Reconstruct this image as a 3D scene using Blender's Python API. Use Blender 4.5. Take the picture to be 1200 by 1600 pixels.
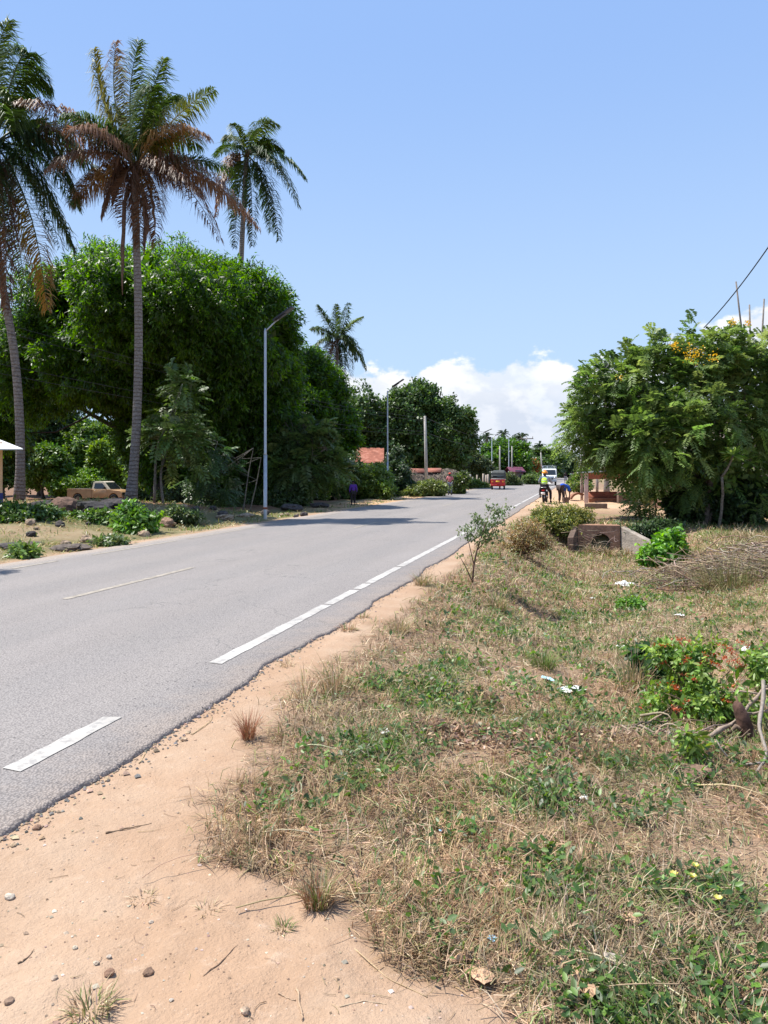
import bpy, bmesh, math, random
import numpy as np
from mathutils import Vector, Matrix
random.seed(5)
R = np.random.default_rng(11)
S = bpy.context.scene
for o in list(bpy.data.objects):
    bpy.data.objects.remove(o)

# ------------------------------------------------------------------ camera, sky, sun, exposure
CAM_H = 1.6
TH = math.radians(14.27)                     # the road runs along +Y; the camera looks 14 degrees to its left
RV = np.array([math.cos(TH), math.sin(TH), 0.0])
FV = np.array([-math.sin(TH), math.cos(TH), 0.0])
cam = bpy.data.cameras.new("camera")
cam.sensor_fit = 'VERTICAL'; cam.sensor_height = 36; cam.sensor_width = 27; cam.lens = 27
cam.shift_y = -62 / 1600
cam.clip_start = 0.05; cam.clip_end = 9000
camo = bpy.data.objects.new("camera", cam); S.collection.objects.link(camo)
camo.location = (0, 0, CAM_H); camo.rotation_euler = (math.pi / 2, 0, TH)
S.camera = camo

S.view_settings.view_transform = 'Standard'; S.view_settings.look = 'None'
S.view_settings.gamma = 1; S.view_settings.exposure = 0.68
S.cycles.max_bounces = 6; S.cycles.transparent_max_bounces = 4
S.cycles.diffuse_bounces = 3; S.cycles.glossy_bounces = 2; S.cycles.transmission_bounces = 3
S.cycles.use_denoising = True

SUN_EL = math.radians(61)
SH = math.cos(math.radians(18)) * -RV + math.sin(math.radians(18)) * FV
SUN_ROT = math.atan2(SH[0], SH[1])
sun = bpy.data.lights.new("sun", 'SUN'); sun.energy = 5.0; sun.angle = math.radians(0.53); sun.color = (1.0, 0.955, 0.88)
suno = bpy.data.objects.new("sun", sun); S.collection.objects.link(suno)
sdir = Vector((SH[0] * math.cos(SUN_EL), SH[1] * math.cos(SUN_EL), math.sin(SUN_EL)))
suno.rotation_euler = sdir.to_track_quat('Z', 'Y').to_euler(); suno.location = (-30, 0, 40)

world = bpy.data.worlds.new("World"); S.world = world; world.use_nodes = True
nt = world.node_tree; N = nt.nodes; L = nt.links; N.clear()
def node(nt, t, **kw):
    n = nt.nodes.new(t)
    for k, v in kw.items():
        setattr(n, k, v)
    return n
def math_n(nt, op, a, b=None, c=None, clamp=False):
    n = nt.nodes.new('ShaderNodeMath'); n.operation = op; n.use_clamp = clamp
    for i, v in enumerate((a, b, c)):
        if v is None: continue
        if isinstance(v, (int, float)): n.inputs[i].default_value = v
        else: nt.links.new(v, n.inputs[i])
    return n.outputs[0]
def ramp_n(nt, fac, lo, hi, a=0.0, b=1.0):
    n = nt.nodes.new('ShaderNodeMapRange'); n.interpolation_type = 'SMOOTHSTEP'
    nt.links.new(fac, n.inputs[0])
    n.inputs[1].default_value = lo; n.inputs[2].default_value = hi; n.inputs[3].default_value = a; n.inputs[4].default_value = b
    return n.outputs[0]
def mixc(nt, fac, a, b, mode='MIX'):
    n = nt.nodes.new('ShaderNodeMix'); n.data_type = 'RGBA'; n.blend_type = mode
    for sock, v in ((n.inputs[0], fac), (n.inputs[6], a), (n.inputs[7], b)):
        if isinstance(v, (int, float)): sock.default_value = v
        elif isinstance(v, tuple): sock.default_value = (*v, 1) if len(v) == 3 else v
        else: nt.links.new(v, sock)
    return n.outputs[2]
def noise_n(nt, vec, scale, detail=4, rough=0.55, dist=0.0):
    n = nt.nodes.new('ShaderNodeTexNoise'); n.inputs['Scale'].default_value = scale
    n.inputs['Detail'].default_value = detail; n.inputs['Roughness'].default_value = rough
    n.inputs['Distortion'].default_value = dist
    if vec is not None: nt.links.new(vec, n.inputs['Vector'])
    return n.outputs['Fac']
sky = node(nt, 'ShaderNodeTexSky'); sky.sky_type = 'NISHITA'; sky.sun_disc = False
sky.sun_elevation = SUN_EL; sky.sun_rotation = SUN_ROT
sky.altitude = 0; sky.air_density = 1.0; sky.dust_density = 0.6; sky.ozone_density = 1.6
tc = node(nt, 'ShaderNodeTexCoord')
mp = node(nt, 'ShaderNodeMapping'); mp.vector_type = 'POINT'; mp.inputs['Rotation'].default_value = (0, 0, -TH)
L.new(tc.outputs['Generated'], mp.inputs[0])
sp = node(nt, 'ShaderNodeSeparateXYZ'); L.new(mp.outputs[0], sp.inputs[0])
az = math_n(nt, 'ARCTAN2', sp.outputs[0], sp.outputs[1])
el = math_n(nt, 'ARCSINE', sp.outputs[2])
cv = node(nt, 'ShaderNodeCombineXYZ'); L.new(az, cv.inputs[0]); L.new(math_n(nt, 'MULTIPLY', el, 1.5), cv.inputs[1])
cva = node(nt, 'ShaderNodeCombineXYZ'); L.new(az, cva.inputs[0]); cva.inputs[1].default_value = 3.3
nb = noise_n(nt, cva.outputs[0], 5.0, 1, 0.4)                       # slow rise and fall of the cloud tops
nf = noise_n(nt, cv.outputs[0], 17.0, 7, 0.55)                     # billows
nm = noise_n(nt, cv.outputs[0], 7.0, 4, 0.5)
top = math_n(nt, 'ADD', math_n(nt, 'MULTIPLY', nb, 0.05), 0.118)
top = math_n(nt, 'ADD', top, math_n(nt, 'MULTIPLY', math_n(nt, 'SUBTRACT', nf, 0.5), 0.11))
top = math_n(nt, 'ADD', top, ramp_n(nt, az, 0.27, 0.5, 0.0, 0.055))
top = math_n(nt, 'ADD', top, ramp_n(nt, az, -0.08, -0.34, 0.0, -0.10))
mask = ramp_n(nt, math_n(nt, 'SUBTRACT', top, el), -0.003, 0.010)
gap = ramp_n(nt, nm, 0.34, 0.50, 0.78, 1.0)
mask = math_n(nt, 'MULTIPLY', mask, gap)
depth = ramp_n(nt, math_n(nt, 'SUBTRACT', top, el), 0.0, 0.10)
shade = math_n(nt, 'ADD', math_n(nt, 'MULTIPLY', depth, 0.65), math_n(nt, 'MULTIPLY', ramp_n(nt, nf, 0.58, 0.42), 0.55), clamp=True)
ccol = mixc(nt, shade, (9.2, 9.3, 9.5), (5.9, 6.5, 7.6))
hz = ramp_n(nt, el, 0.0, 0.55, 0.8, 0.0)
skyc = mixc(nt, 0.8, sky.outputs[0], (3.1, 5.0, 9.0))
skyc = mixc(nt, hz, skyc, (5.2, 6.9, 8.8))
fin = mixc(nt, mask, skyc, ccol)
bg = node(nt, 'ShaderNodeBackground'); L.new(fin, bg.inputs[0]); bg.inputs[1].default_value = 0.075
wo = node(nt, 'ShaderNodeOutputWorld'); L.new(bg.outputs[0], wo.inputs[0])

# ------------------------------------------------------------------ small helpers
def W(px, py, d):
    """point of the place seen at a spot of the photograph, d metres ahead of the camera"""
    return (px - 600) / 1200 * d * RV + d * FV + np.array([0, 0, CAM_H - (py - 738) / 1200 * d])
TAB = np.random.default_rng(3).random((256, 256))
def vnoise(x, y, s=1.0, seed=0):
    x = np.asarray(x, float) * s + seed * 17.31; y = np.asarray(y, float) * s + seed * 9.77
    xi = np.floor(x).astype(int); yi = np.floor(y).astype(int); fx = x - xi; fy = y - yi
    fx = fx * fx * (3 - 2 * fx); fy = fy * fy * (3 - 2 * fy)
    a = TAB[xi & 255, yi & 255]; b = TAB[(xi + 1) & 255, yi & 255]; c = TAB[xi & 255, (yi + 1) & 255]; d = TAB[(xi + 1) & 255, (yi + 1) & 255]
    return a * (1 - fx) * (1 - fy) + b * fx * (1 - fy) + c * (1 - fx) * fy + d * fx * fy
def fnoise(x, y, s=1.0, seed=0, o=4):
    t = 0; a = 0.5; n = 0
    for i in range(o):
        t = t + a * vnoise(x, y, s * 2.03 ** i, seed + i); n += a; a *= 0.5
    return t / n
def vn3(p, s, seed=0):
    return (fnoise(p[:, 0] + p[:, 2] * .37, p[:, 1] + p[:, 2] * .81, s, seed, 2) + fnoise(p[:, 2], p[:, 0] - p[:, 1] * .5, s, seed + 5, 2)) / 2
def ss(a, b, x):
    t = np.clip((np.asarray(x, float) - a) / (b - a), 0, 1); return t * t * (3 - 2 * t)
def roadc(Y):                                    # sideways drift of the road far away
    return 2.6 * (np.maximum(0, np.asarray(Y, float) - 70) / 130) ** 2
def edge_r(Y):                                   # ragged right edge of the asphalt
    Y = np.asarray(Y, float)
    return roadc(Y) - 2.44 - .12 * np.exp(-((Y - 6.0) / .5) ** 2) - .05 * np.exp(-((Y - 6.9) / .3) ** 2) - .05 * np.exp(-((Y - 9.2) / .4) ** 2) - .10 * np.exp(-((Y - 12.6) / .5) ** 2) + 0.12 * (fnoise(Y, Y * 0, 0.55, 21, 2) - .5) + 0.045 * (fnoise(Y, Y * 0, 2.1, 4, 3) - .5) + 0.022 * (vnoise(Y, Y * 0, 13, 8) - .5) + .022 * (vnoise(Y, Y * 0, 37, 9) - .5)
def edge_l(Y):
    Y = np.asarray(Y, float)
    return roadc(Y) - 9.62 + 0.12 * (fnoise(Y, Y * 0, 0.8, 31, 3) - .5)
BY = [-10, 0, 2.0, 2.24, 2.52, 2.74, 2.87, 3.4, 5, 12, 20, 30, 36, 40, 70, 110]
BX = [1.5, 0.9, 0.15, -0.12, -0.62, -0.92, -1.35, -1.72, -2.02, -2.0, -2.15, -1.9, -1.0, 1.6, 1.6, -0.5]
def bound(X, Y):                                 # where dry grass begins right of the bare shoulder
    return np.interp(Y, BY, BX) + (0.5 * (fnoise(X, Y, 1.3, 40, 3) - .5) + .45 * (fnoise(X, Y, 5.5, 43, 2) - .5)) * np.interp(Y, [0, 3, 5, 40], [.9, .8, .55, 1])
def H(X, Y):
    X = np.asarray(X, float); Y = np.asarray(Y, float)
    xc = X * RV[0] + Y * RV[1]; d = X * FV[0] + Y * FV[1]
    D = .30 * ss(4.75, 5.35, Y + .25 * (vnoise(X, Y, 1.7, 3) - .5)) + .35 * ss(5.5, 12, Y) + .35 * ss(12, 24, Y)
    D = D * (1 - ss(25.75, 26.1, Y)) + .10 * ss(25.75, 26.1, Y) * (1 - ss(32, 50, Y))
    C = ss(-2.1, 0.1, X) * (1 - ss(1.5, 4.2, X))
    z = -D * C
    z = z - .28 * ss(1.5, 5, X) * ss(5, 14, Y) * (1 - ss(60, 80, Y))
    z = z + 1.6 * ss(4, 11, X) * ss(48, 75, Y)
    u = -9.6 - X + roadc(Y)
    left = ss(.8, 4.5, u)
    mound = .40 * np.exp(-((d - 26.5) / 3.8) ** 2) * ss(-4.2, -6.2, xc) + .18 * ss(12, 20, d) * ss(-6, -9, xc)
    z = z + left * mound * (0.75 + .5 * vnoise(X, Y, .6, 2))
    z = z - .95 * ss(31, 46, d) * ss(-6, -13, xc) * ss(1, 6, u)
    offroad = np.maximum(ss(.05, .9, X - (roadc(Y) - 2.4)), ss(.05, .9, roadc(Y) - 9.6 - X))
    amp = .06 + .04 * ss(8, 40, d)
    z = z + offroad * amp * (fnoise(X, Y, .9, 12, 3) - .5) * 2 * ss(-2.2, -.6, X) + offroad * (.022 + .035 * ss(-2, -1, X)) * (fnoise(X, Y, 4, 14, 3) - .5)
    z = z + offroad * amp * 1.5 * (fnoise(X, Y, .9, 15, 3) - .5) * 2 * (X < -9)
    on = (X > roadc(Y) - 9.75) & (X < roadc(Y) - 2.3)
    z = np.where(on, np.minimum(z, 0) - 0.006, z)
    near = ss(7, 4, np.hypot(X, Y)) * (X > roadc(Y) - 2.3) * (1 - ss(-.6, .4, X)); z = z + near * (.016 * (fnoise(X, Y, 8, 33, 3) - .5) - .010 * ss(.62, .78, vnoise(X, Y, 3.3, 37)) - .006 * ss(.7, .95, np.sin((X * .9 + .25 * Y + .1 * np.sin(Y * 2)) * 34) * (np.abs(X + .25 * Y + 1.9) < .16)))
    return z - .001
def GP(px, d, dz=0.0):
    p = W(px, 738, d); p[2] = float(H(p[0], p[1])) + dz; return p
def Gpx(px, py):
    """ground point seen at a spot of the photograph"""
    d = .8
    while d < 400:
        p = W(px, py, d)
        if p[2] <= float(H(p[0], p[1])): break
        d *= 1.004
    p[2] = float(H(p[0], p[1])); return p, d

def build(name, V, F, mat, parent=None, col=None, smooth=False, loc=None, mi=None):
    """quads from arrays -> one mesh object"""
    V = np.asarray(V, np.float32); F = np.asarray(F, np.int32)
    me = bpy.data.meshes.new(name); k = F.shape[1]
    me.vertices.add(len(V)); me.vertices.foreach_set('co', V.ravel())
    me.loops.add(F.size); me.loops.foreach_set('vertex_index', F.ravel())
    me.polygons.add(len(F)); me.polygons.foreach_set('loop_start', np.arange(0, F.size, k, dtype=np.int32))
    me.polygons.foreach_set('loop_total', np.full(len(F), k, np.int32))
    if smooth: me.polygons.foreach_set('use_smooth', np.ones(len(F), bool))
    if col is not None:
        a = me.attributes.new('col', 'FLOAT_COLOR', 'POINT')
        c = np.ones((len(V), 4), np.float32); c[:, :3] = col; a.data.foreach_set('color', c.ravel())
    me.update(calc_edges=True); me.validate()
    for m in (mat if isinstance(mat, list) else [mat]): me.materials.append(m)
    if mi is not None: me.polygons.foreach_set('material_index', np.asarray(mi, np.int32))
    o = bpy.data.objects.new(name, me); S.collection.objects.link(o)
    if parent is not None: o.parent = parent
    if loc is not None: o.location = loc
    return o
def tag(o, label, cat, group=None):
    o['label'] = label; o['category'] = cat
    if group: o['group'] = group
    return o
def thing(name, label, cat, loc=(0, 0, 0), rz=0, group=None):
    o = bpy.data.objects.new(name, None); S.collection.objects.link(o); o.empty_display_size = .2
    o.location = Vector([float(v) for v in loc]); o.rotation_euler = (0, 0, rz)
    return tag(o, label, cat, group)
def copy_tree(o, parent=None):
    c = o.copy(); S.collection.objects.link(c); c.parent = parent
    for ch in [x for x in S.objects if x.parent == o]: copy_tree(ch, c)
    return c
class MB:
    """collects quads"""
    def __init__(s): s.V = []; s.F = []; s.C = []; s.n = 0
    def add(s, V, F, C=None):
        V = np.asarray(V, float).reshape(-1, 3)
        s.V.append(V); s.F.append(np.asarray(F, int) + s.n); s.n += len(V)
        s.C.append(np.broadcast_to(np.asarray((.5, .5, .5) if C is None else C, float), (len(V), 3)))
    def tube(s, P, rad, n=8, C=None):
        P = np.asarray(P, float); m = len(P); rad = np.broadcast_to(np.asarray(rad, float), (m,))
        T = np.gradient(P, axis=0); T /= np.linalg.norm(T, axis=1)[:, None] + 1e-9
        ref = np.array([0, 0, 1.0]) if abs(T[0][2]) < .9 else np.array([1.0, 0, 0])
        a = np.cross(T[0], ref); a /= np.linalg.norm(a); rings = []
        for i in range(m):
            a = a - T[i] * np.dot(a, T[i]); a /= np.linalg.norm(a) + 1e-9; b = np.cross(T[i], a)
            t = np.arange(n) * 2 * math.pi / n
            rings.append(P[i] + rad[i] * (np.cos(t)[:, None] * a + np.sin(t)[:, None] * b))
        V = np.concatenate(rings + [P[:1], P[-1:]]); F = []
        for i in range(m - 1):
            for j in range(n):
                F.append((i * n + j, i * n + (j + 1) % n, (i + 1) * n + (j + 1) % n, (i + 1) * n + j))
        c0 = m * n; c1 = c0 + 1
        for j in range(0, n, 2):
            F.append((c0, (j + 2) % n, (j + 1) % n, j)); b0 = (m - 1) * n
            F.append((c1, b0 + j, b0 + (j + 1) % n, b0 + (j + 2) % n))
        s.add(V, F, C)
    def box(s, c, size, rz=0, C=None, tilt=None):
        x, y, z = [v / 2 for v in size]
        V = np.array([(-x, -y, -z), (x, -y, -z), (x, y, -z), (-x, y, -z), (-x, -y, z), (x, -y, z), (x, y, z), (-x, y, z)])
        if tilt is not None: V = V @ np.array(Matrix(tilt)).T
        cc, sn = math.cos(rz), math.sin(rz)
        V = V @ np.array([[cc, sn, 0], [-sn, cc, 0], [0, 0, 1]])
        s.add(V + np.asarray(c, float), [(0, 3, 2, 1), (4, 5, 6, 7), (0, 1, 5, 4), (1, 2, 6, 5), (2, 3, 7, 6), (3, 0, 4, 7)], C)
    def get(s):
        return np.concatenate(s.V), np.concatenate(s.F), np.concatenate(s.C)
    def build(s, name, mat, parent=None, smooth=False, loc=None, bevel=0, local=None):
        V, F, C = s.get()
        if local is not None: V = V - np.asarray(local)
        o = build(name, V, F, mat, parent, C, smooth, loc)
        if bevel:
            m = o.modifiers.new('bevel', 'BEVEL'); m.width = bevel; m.segments = 2; m.limit_method = 'ANGLE'
        return o
def poly(name, verts, faces, mat, parent=None, smooth=False, bevel=0, loc=None, sub=0):
    me = bpy.data.meshes.new(name); me.from_pydata([tuple(map(float, v)) for v in verts], [], faces); me.materials.append(mat)
    bm = bmesh.new(); bm.from_mesh(me); bmesh.ops.recalc_face_normals(bm, faces=bm.faces); bm.to_mesh(me); bm.free()
    if smooth:
        for p in me.polygons: p.use_smooth = True
    o = bpy.data.objects.new(name, me); S.collection.objects.link(o)
    if parent is not None: o.parent = parent
    if loc is not None: o.location = loc
    if bevel:
        m = o.modifiers.new('bevel', 'BEVEL'); m.width = bevel; m.segments = 2; m.limit_method = 'ANGLE'
    if sub:
        m = o.modifiers.new('sub', 'SUBSURF'); m.levels = m.render_levels = sub
    return o
def extrude(name, prof, x0, x1, mat, parent=None, bevel=0, taper=None):
    """side outline (y,z) extruded from x0 to x1; taper(y,z)->inset narrows it"""
    n = len(prof); V = []
    for side, x in ((0, x0), (1, x1)):
        for (y, z) in prof:
            t = taper(y, z) if taper else 0
            V.append((x + (t if side == 0 else -t), y, z))
    F = [tuple(range(n)), tuple(range(2 * n - 1, n - 1, -1))] + [(i, (i + 1) % n, n + (i + 1) % n, n + i) for i in range(n)]
    return poly(name, V, F, mat, parent, bevel=bevel)

# ------------------------------------------------------------------ materials
def base_mat(name):
    m = bpy.data.materials.new(name); m.use_nodes = True
    return m, m.node_tree, m.node_tree.nodes['Principled BSDF']
def mat(name, col, rough=.6, metal=0.0, var=.12, scale=6.0, bump=.0, spec=.4, stain=None, coat=0):
    m, nt, b = base_mat(name)
    t = nt.nodes.new('ShaderNodeTexCoord')
    n1 = noise_n(nt, t.outputs['Object'], scale, 5, .6); n2 = noise_n(nt, t.outputs['Object'], scale * 7, 3, .6)
    lo = tuple(max(0, c * (1 - var)) for c in col); hi = tuple(min(1, c * (1 + var)) for c in col)
    c = mixc(nt, ramp_n(nt, n1, .3, .7), lo, hi)
    if stain:
        c = mixc(nt, ramp_n(nt, n1, .5, .68, 0, .8), c, stain)
    c = mixc(nt, math_n(nt, 'MULTIPLY', ramp_n(nt, n2, .4, .65), var), c, (col[0] * .45, col[1] * .45, col[2] * .45))
    nt.links.new(c, b.inputs['Base Color']); b.inputs['Roughness'].default_value = rough; b.inputs['Metallic'].default_value = metal
    b.inputs['Specular IOR Level'].default_value = spec; b.inputs['Coat Weight'].default_value = coat
    if bump:
        bn = nt.nodes.new('ShaderNodeBump'); bn.inputs['Strength'].default_value = bump; bn.inputs['Distance'].default_value = .02
        nt.links.new(n2, bn.inputs['Height']); nt.links.new(bn.outputs[0], b.inputs['Normal'])
    return m
def leaf_mat(name, trans=.35, rough=.45, spec=.5, tv=1.5):
    m, nt, b = base_mat(name)
    a = nt.nodes.new('ShaderNodeAttribute'); a.attribute_name = 'col'
    nt.links.new(a.outputs['Color'], b.inputs['Base Color']); b.inputs['Roughness'].default_value = rough
    b.inputs['Specular IOR Level'].default_value = spec
    tr = nt.nodes.new('ShaderNodeBsdfTranslucent')
    hs = nt.nodes.new('ShaderNodeHueSaturation'); hs.inputs['Saturation'].default_value = 1.15; hs.inputs['Value'].default_value = tv; hs.inputs['Hue'].default_value = .49
    nt.links.new(a.outputs['Color'], hs.inputs['Color']); nt.links.new(hs.outputs[0], tr.inputs[0])
    mx = nt.nodes.new('ShaderNodeMixShader'); mx.inputs[0].default_value = trans
    nt.links.new(b.outputs[0], mx.inputs[1]); nt.links.new(tr.outputs[0], mx.inputs[2])
    nt.links.new(mx.outputs[0], nt.nodes['Material Output'].inputs[0])
    return m
LEAF = leaf_mat('leaf'); LEAFW = leaf_mat('waxy_leaf', .42, .48, .4, 2.2); MANGO = leaf_mat('mango_leaf', .45, .42, .4, 4.2); STRAW = leaf_mat('dry_grass', .15, .75, .2); PALM = leaf_mat('palm_leaflet', .3, .5, .35)
def attr_mat(name, rough=.8, bump=.3, sc=30, var=.3, spec=.3):
    m, nt, b = base_mat(name)
    a = nt.nodes.new('ShaderNodeAttribute'); a.attribute_name = 'col'
    t = nt.nodes.new('ShaderNodeTexCoord'); n1 = noise_n(nt, t.outputs['Object'], sc, 5, .65)
    c = mixc(nt, ramp_n(nt, n1, .35, .65), mixc(nt, var, a.outputs['Color'], (0, 0, 0)), a.outputs['Color'])
    nt.links.new(c, b.inputs['Base Color']); b.inputs['Roughness'].default_value = rough; b.inputs['Specular IOR Level'].default_value = spec
    bn = nt.nodes.new('ShaderNodeBump'); bn.inputs['Strength'].default_value = bump; bn.inputs['Distance'].default_value = .03
    nt.links.new(n1, bn.inputs['Height']); nt.links.new(bn.outputs[0], b.inputs['Normal'])
    return m
BARK = attr_mat('bark', .9, .6, 12, .5); ROCK = attr_mat('rock', .9, .9, 9, .5); TWIGM = attr_mat('twig_bark', .85, .3, 40, .3)

# palm trunk: ring scars up the stem
m, nt, b = base_mat('palm_bark'); PALMBARK = m
t = nt.nodes.new('ShaderNodeTexCoord'); s_ = nt.nodes.new('ShaderNodeSeparateXYZ'); nt.links.new(t.outputs['Object'], s_.inputs[0])
n1 = noise_n(nt, t.outputs['Object'], 3, 4, .6); n2 = noise_n(nt, t.outputs['Object'], 16, 4, .65)
rg = math_n(nt, 'FRACT', math_n(nt, 'ADD', math_n(nt, 'MULTIPLY', s_.outputs[2], 7.5), math_n(nt, 'MULTIPLY', n1, 1.3)))
rg = ramp_n(nt, rg, .0, .28)
c = mixc(nt, ramp_n(nt, n2, .3, .7), (.13, .11, .10), (.26, .23, .21))
c = mixc(nt, rg, mixc(nt, .6, c, (.04, .035, .03)), c)
nt.links.new(c, b.inputs['Base Color']); b.inputs['Roughness'].default_value = .85
bn = nt.nodes.new('ShaderNodeBump'); bn.inputs['Strength'].default_value = .8; bn.inputs['Distance'].default_value = .03
nt.links.new(math_n(nt, 'ADD', rg, n2), bn.inputs['Height']); nt.links.new(bn.outputs[0], b.inputs['Normal'])

# ground
m, nt, b = base_mat('earth'); EARTH = m
a = nt.nodes.new('ShaderNodeAttribute'); a.attribute_name = 'col'; g = nt.nodes.new('ShaderNodeNewGeometry'); P = g.outputs['Position']
n1 = noise_n(nt, P, 1.1, 6, .6); n2 = noise_n(nt, P, 9, 6, .7, .15); n3 = noise_n(nt, P, 90, 3, .7)
c = mixc(nt, ramp_n(nt, n1, .35, .62, 0, .5), a.outputs['Color'], mixc(nt, 1.0, a.outputs['Color'], (.80, .66, .55), 'MULTIPLY'))
c = mixc(nt, ramp_n(nt, n2, .54, .72, 0, .5), c, mixc(nt, 1.0, a.outputs['Color'], (1.18, 1.22, 1.28), 'MULTIPLY'))
c = mixc(nt, ramp_n(nt, n2, .44, .30, 0, .45), c, mixc(nt, 1.0, a.outputs['Color'], (.72, .66, .60), 'MULTIPLY'))
c = mixc(nt, ramp_n(nt, n3, .58, .72, 0, .35), c, mixc(nt, 1.0, a.outputs['Color'], (.5, .46, .42), 'MULTIPLY'))
c = mixc(nt, ramp_n(nt, n3, .36, .26, 0, .5), c, (.62, .52, .42))
nt.links.new(c, b.inputs['Base Color']); b.inputs['Roughness'].default_value = .95; b.inputs['Specular IOR Level'].default_value = .15
hh = math_n(nt, 'ADD', math_n(nt, 'MULTIPLY', n2, 1.6), math_n(nt, 'MULTIPLY', n3, .35))
vo = nt.nodes.new('ShaderNodeTexVoronoi'); vo.inputs['Scale'].default_value = 38; nt.links.new(P, vo.inputs['Vector'])
hh = math_n(nt, 'ADD', hh, ramp_n(nt, vo.outputs['Distance'], .22, .06, 0, .22))
bn = nt.nodes.new('ShaderNodeBump'); bn.inputs['Strength'].default_value = .55; bn.inputs['Distance'].default_value = .03
nt.links.new(hh, bn.inputs['Height']); nt.links.new(bn.outputs[0], b.inputs['Normal'])

# asphalt
m, nt, b = base_mat('asphalt'); ASPH = m
g = nt.nodes.new('ShaderNodeNewGeometry'); P = g.outputs['Position']
mp2 = nt.nodes.new('ShaderNodeMapping'); mp2.inputs['Scale'].default_value = (1.0, .12, 1); nt.links.new(P, mp2.inputs[0])
w1 = noise_n(nt, mp2.outputs[0], 1.3, 4, .55); w2 = noise_n(nt, P, .5, 5, .6); f1 = noise_n(nt, P, 120, 2, .8)
vo = nt.nodes.new('ShaderNodeTexVoronoi'); vo.inputs['Scale'].default_value = 75; nt.links.new(P, vo.inputs['Vector'])
vo2 = nt.nodes.new('ShaderNodeTexVoronoi'); vo2.inputs['Scale'].default_value = 20; nt.links.new(P, vo2.inputs['Vector'])
c = mixc(nt, ramp_n(nt, w1, .35, .65), (.186, .157, .145), (.230, .196, .181))
c = mixc(nt, ramp_n(nt, w2, .42, .62, 0, .55), c, (.210, .177, .158))
sx = nt.nodes.new('ShaderNodeSeparateXYZ'); nt.links.new(P, sx.inputs[0])
wob = noise_n(nt, mp2.outputs[0], 3.0, 3, .6)
for x_ in (-3.9, -5.3, -7.1, -8.3):                                # polished wheel tracks
    dd_ = math_n(nt, 'ABSOLUTE', math_n(nt, 'SUBTRACT', math_n(nt, 'ADD', sx.outputs[0], math_n(nt, 'MULTIPLY', wob, .5)), x_ + .25))
    c = mixc(nt, ramp_n(nt, dd_, .42, .1, 0, .34), c, (.150, .135, .132))
vc = nt.nodes.new('ShaderNodeTexVoronoi'); vc.feature = 'DISTANCE_TO_EDGE'; vc.inputs['Scale'].default_value = .55
va = nt.nodes.new('ShaderNodeVectorMath'); va.operation = 'ADD'; nn_ = nt.nodes.new('ShaderNodeTexNoise'); nn_.inputs['Scale'].default_value = 2.2; nn_.inputs['Detail'].default_value = 6; nt.links.new(P, nn_.inputs['Vector']); nt.links.new(P, va.inputs[0]); nt.links.new(nn_.outputs['Color'], va.inputs[1]); nt.links.new(va.outputs[0], vc.inputs['Vector'])
ck = math_n(nt, 'MULTIPLY', ramp_n(nt, vc.outputs['Distance'], .009, .002), ramp_n(nt, noise_n(nt, P, .33, 2, .5), .50, .56)); c = mixc(nt, math_n(nt, 'MULTIPLY', ck, .8), c, (.05, .045, .043))
st_ = noise_n(nt, P, .9, 5, .65, .8); c = mixc(nt, ramp_n(nt, st_, .62, .72, 0, .42), c, (.115, .104, .100))
ed = math_n(nt, 'ADD', sx.outputs[0], math_n(nt, 'MULTIPLY', noise_n(nt, P, 2.2, 6, .7), .9))
c = mixc(nt, ramp_n(nt, ed, -2.42, -1.95, 0, .62), c, (.40, .29, .21))
ed2 = math_n(nt, 'SUBTRACT', math_n(nt, 'MULTIPLY', noise_n(nt, P, 1.7, 5, .7), .9), sx.outputs[0])
c = mixc(nt, ramp_n(nt, ed2, 9.55, 10.0, 0, .6), c, (.40, .29, .21))
c = mixc(nt, ramp_n(nt, vo.outputs['Distance'], .30, .70, 0, .55), mixc(nt, .35, c, (.42, .40, .37)), mixc(nt, .75, c, (.05, .048, .05)))
sepc = nt.nodes.new('ShaderNodeSeparateColor'); nt.links.new(vo2.outputs['Color'], sepc.inputs[0])
pit = math_n(nt, 'MULTIPLY', ramp_n(nt, vo2.outputs['Distance'], .22, .12), ramp_n(nt, sepc.outputs[0], .72, .8))
pit = math_n(nt, 'MULTIPLY', pit, ramp_n(nt, w2, .38, .55, .2, 1))
c = mixc(nt, math_n(nt, 'MULTIPLY', pit, .8), c, (.03, .028, .03))
c = mixc(nt, ramp_n(nt, f1, .60, .75, 0, .35), c, (.5, .48, .45))
nt.links.new(c, b.inputs['Base Color']); b.inputs['Roughness'].default_value = .86; b.inputs['Specular IOR Level'].default_value = .3
bn = nt.nodes.new('ShaderNodeBump'); bn.inputs['Strength'].default_value = .5; bn.inputs['Distance'].default_value = .008
nt.links.new(math_n(nt, 'SUBTRACT', math_n(nt, 'MULTIPLY', vo.outputs['Distance'], -1), pit), bn.inputs['Height']); nt.links.new(bn.outputs[0], b.inputs['Normal'])

# road paint, worn through in places
m, nt, b = base_mat('road_paint'); PAINT = m
g = nt.nodes.new('ShaderNodeNewGeometry'); n1 = noise_n(nt, g.outputs['Position'], 14, 6, .7); n2 = noise_n(nt, g.outputs['Position'], 2.0, 3, .5)
c = mixc(nt, ramp_n(nt, n2, .3, .7), (.36, .335, .30), (.50, .47, .43))
c = mixc(nt, ramp_n(nt, n1, .49, .60, 0, .62), c, (.22, .21, .20))
nt.links.new(c, b.inputs['Base Color']); b.inputs['Roughness'].default_value = .7
PAINTF = mat('faded_centre_paint', (.31, .27, .22), .8, var=.25, scale=9)

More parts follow.
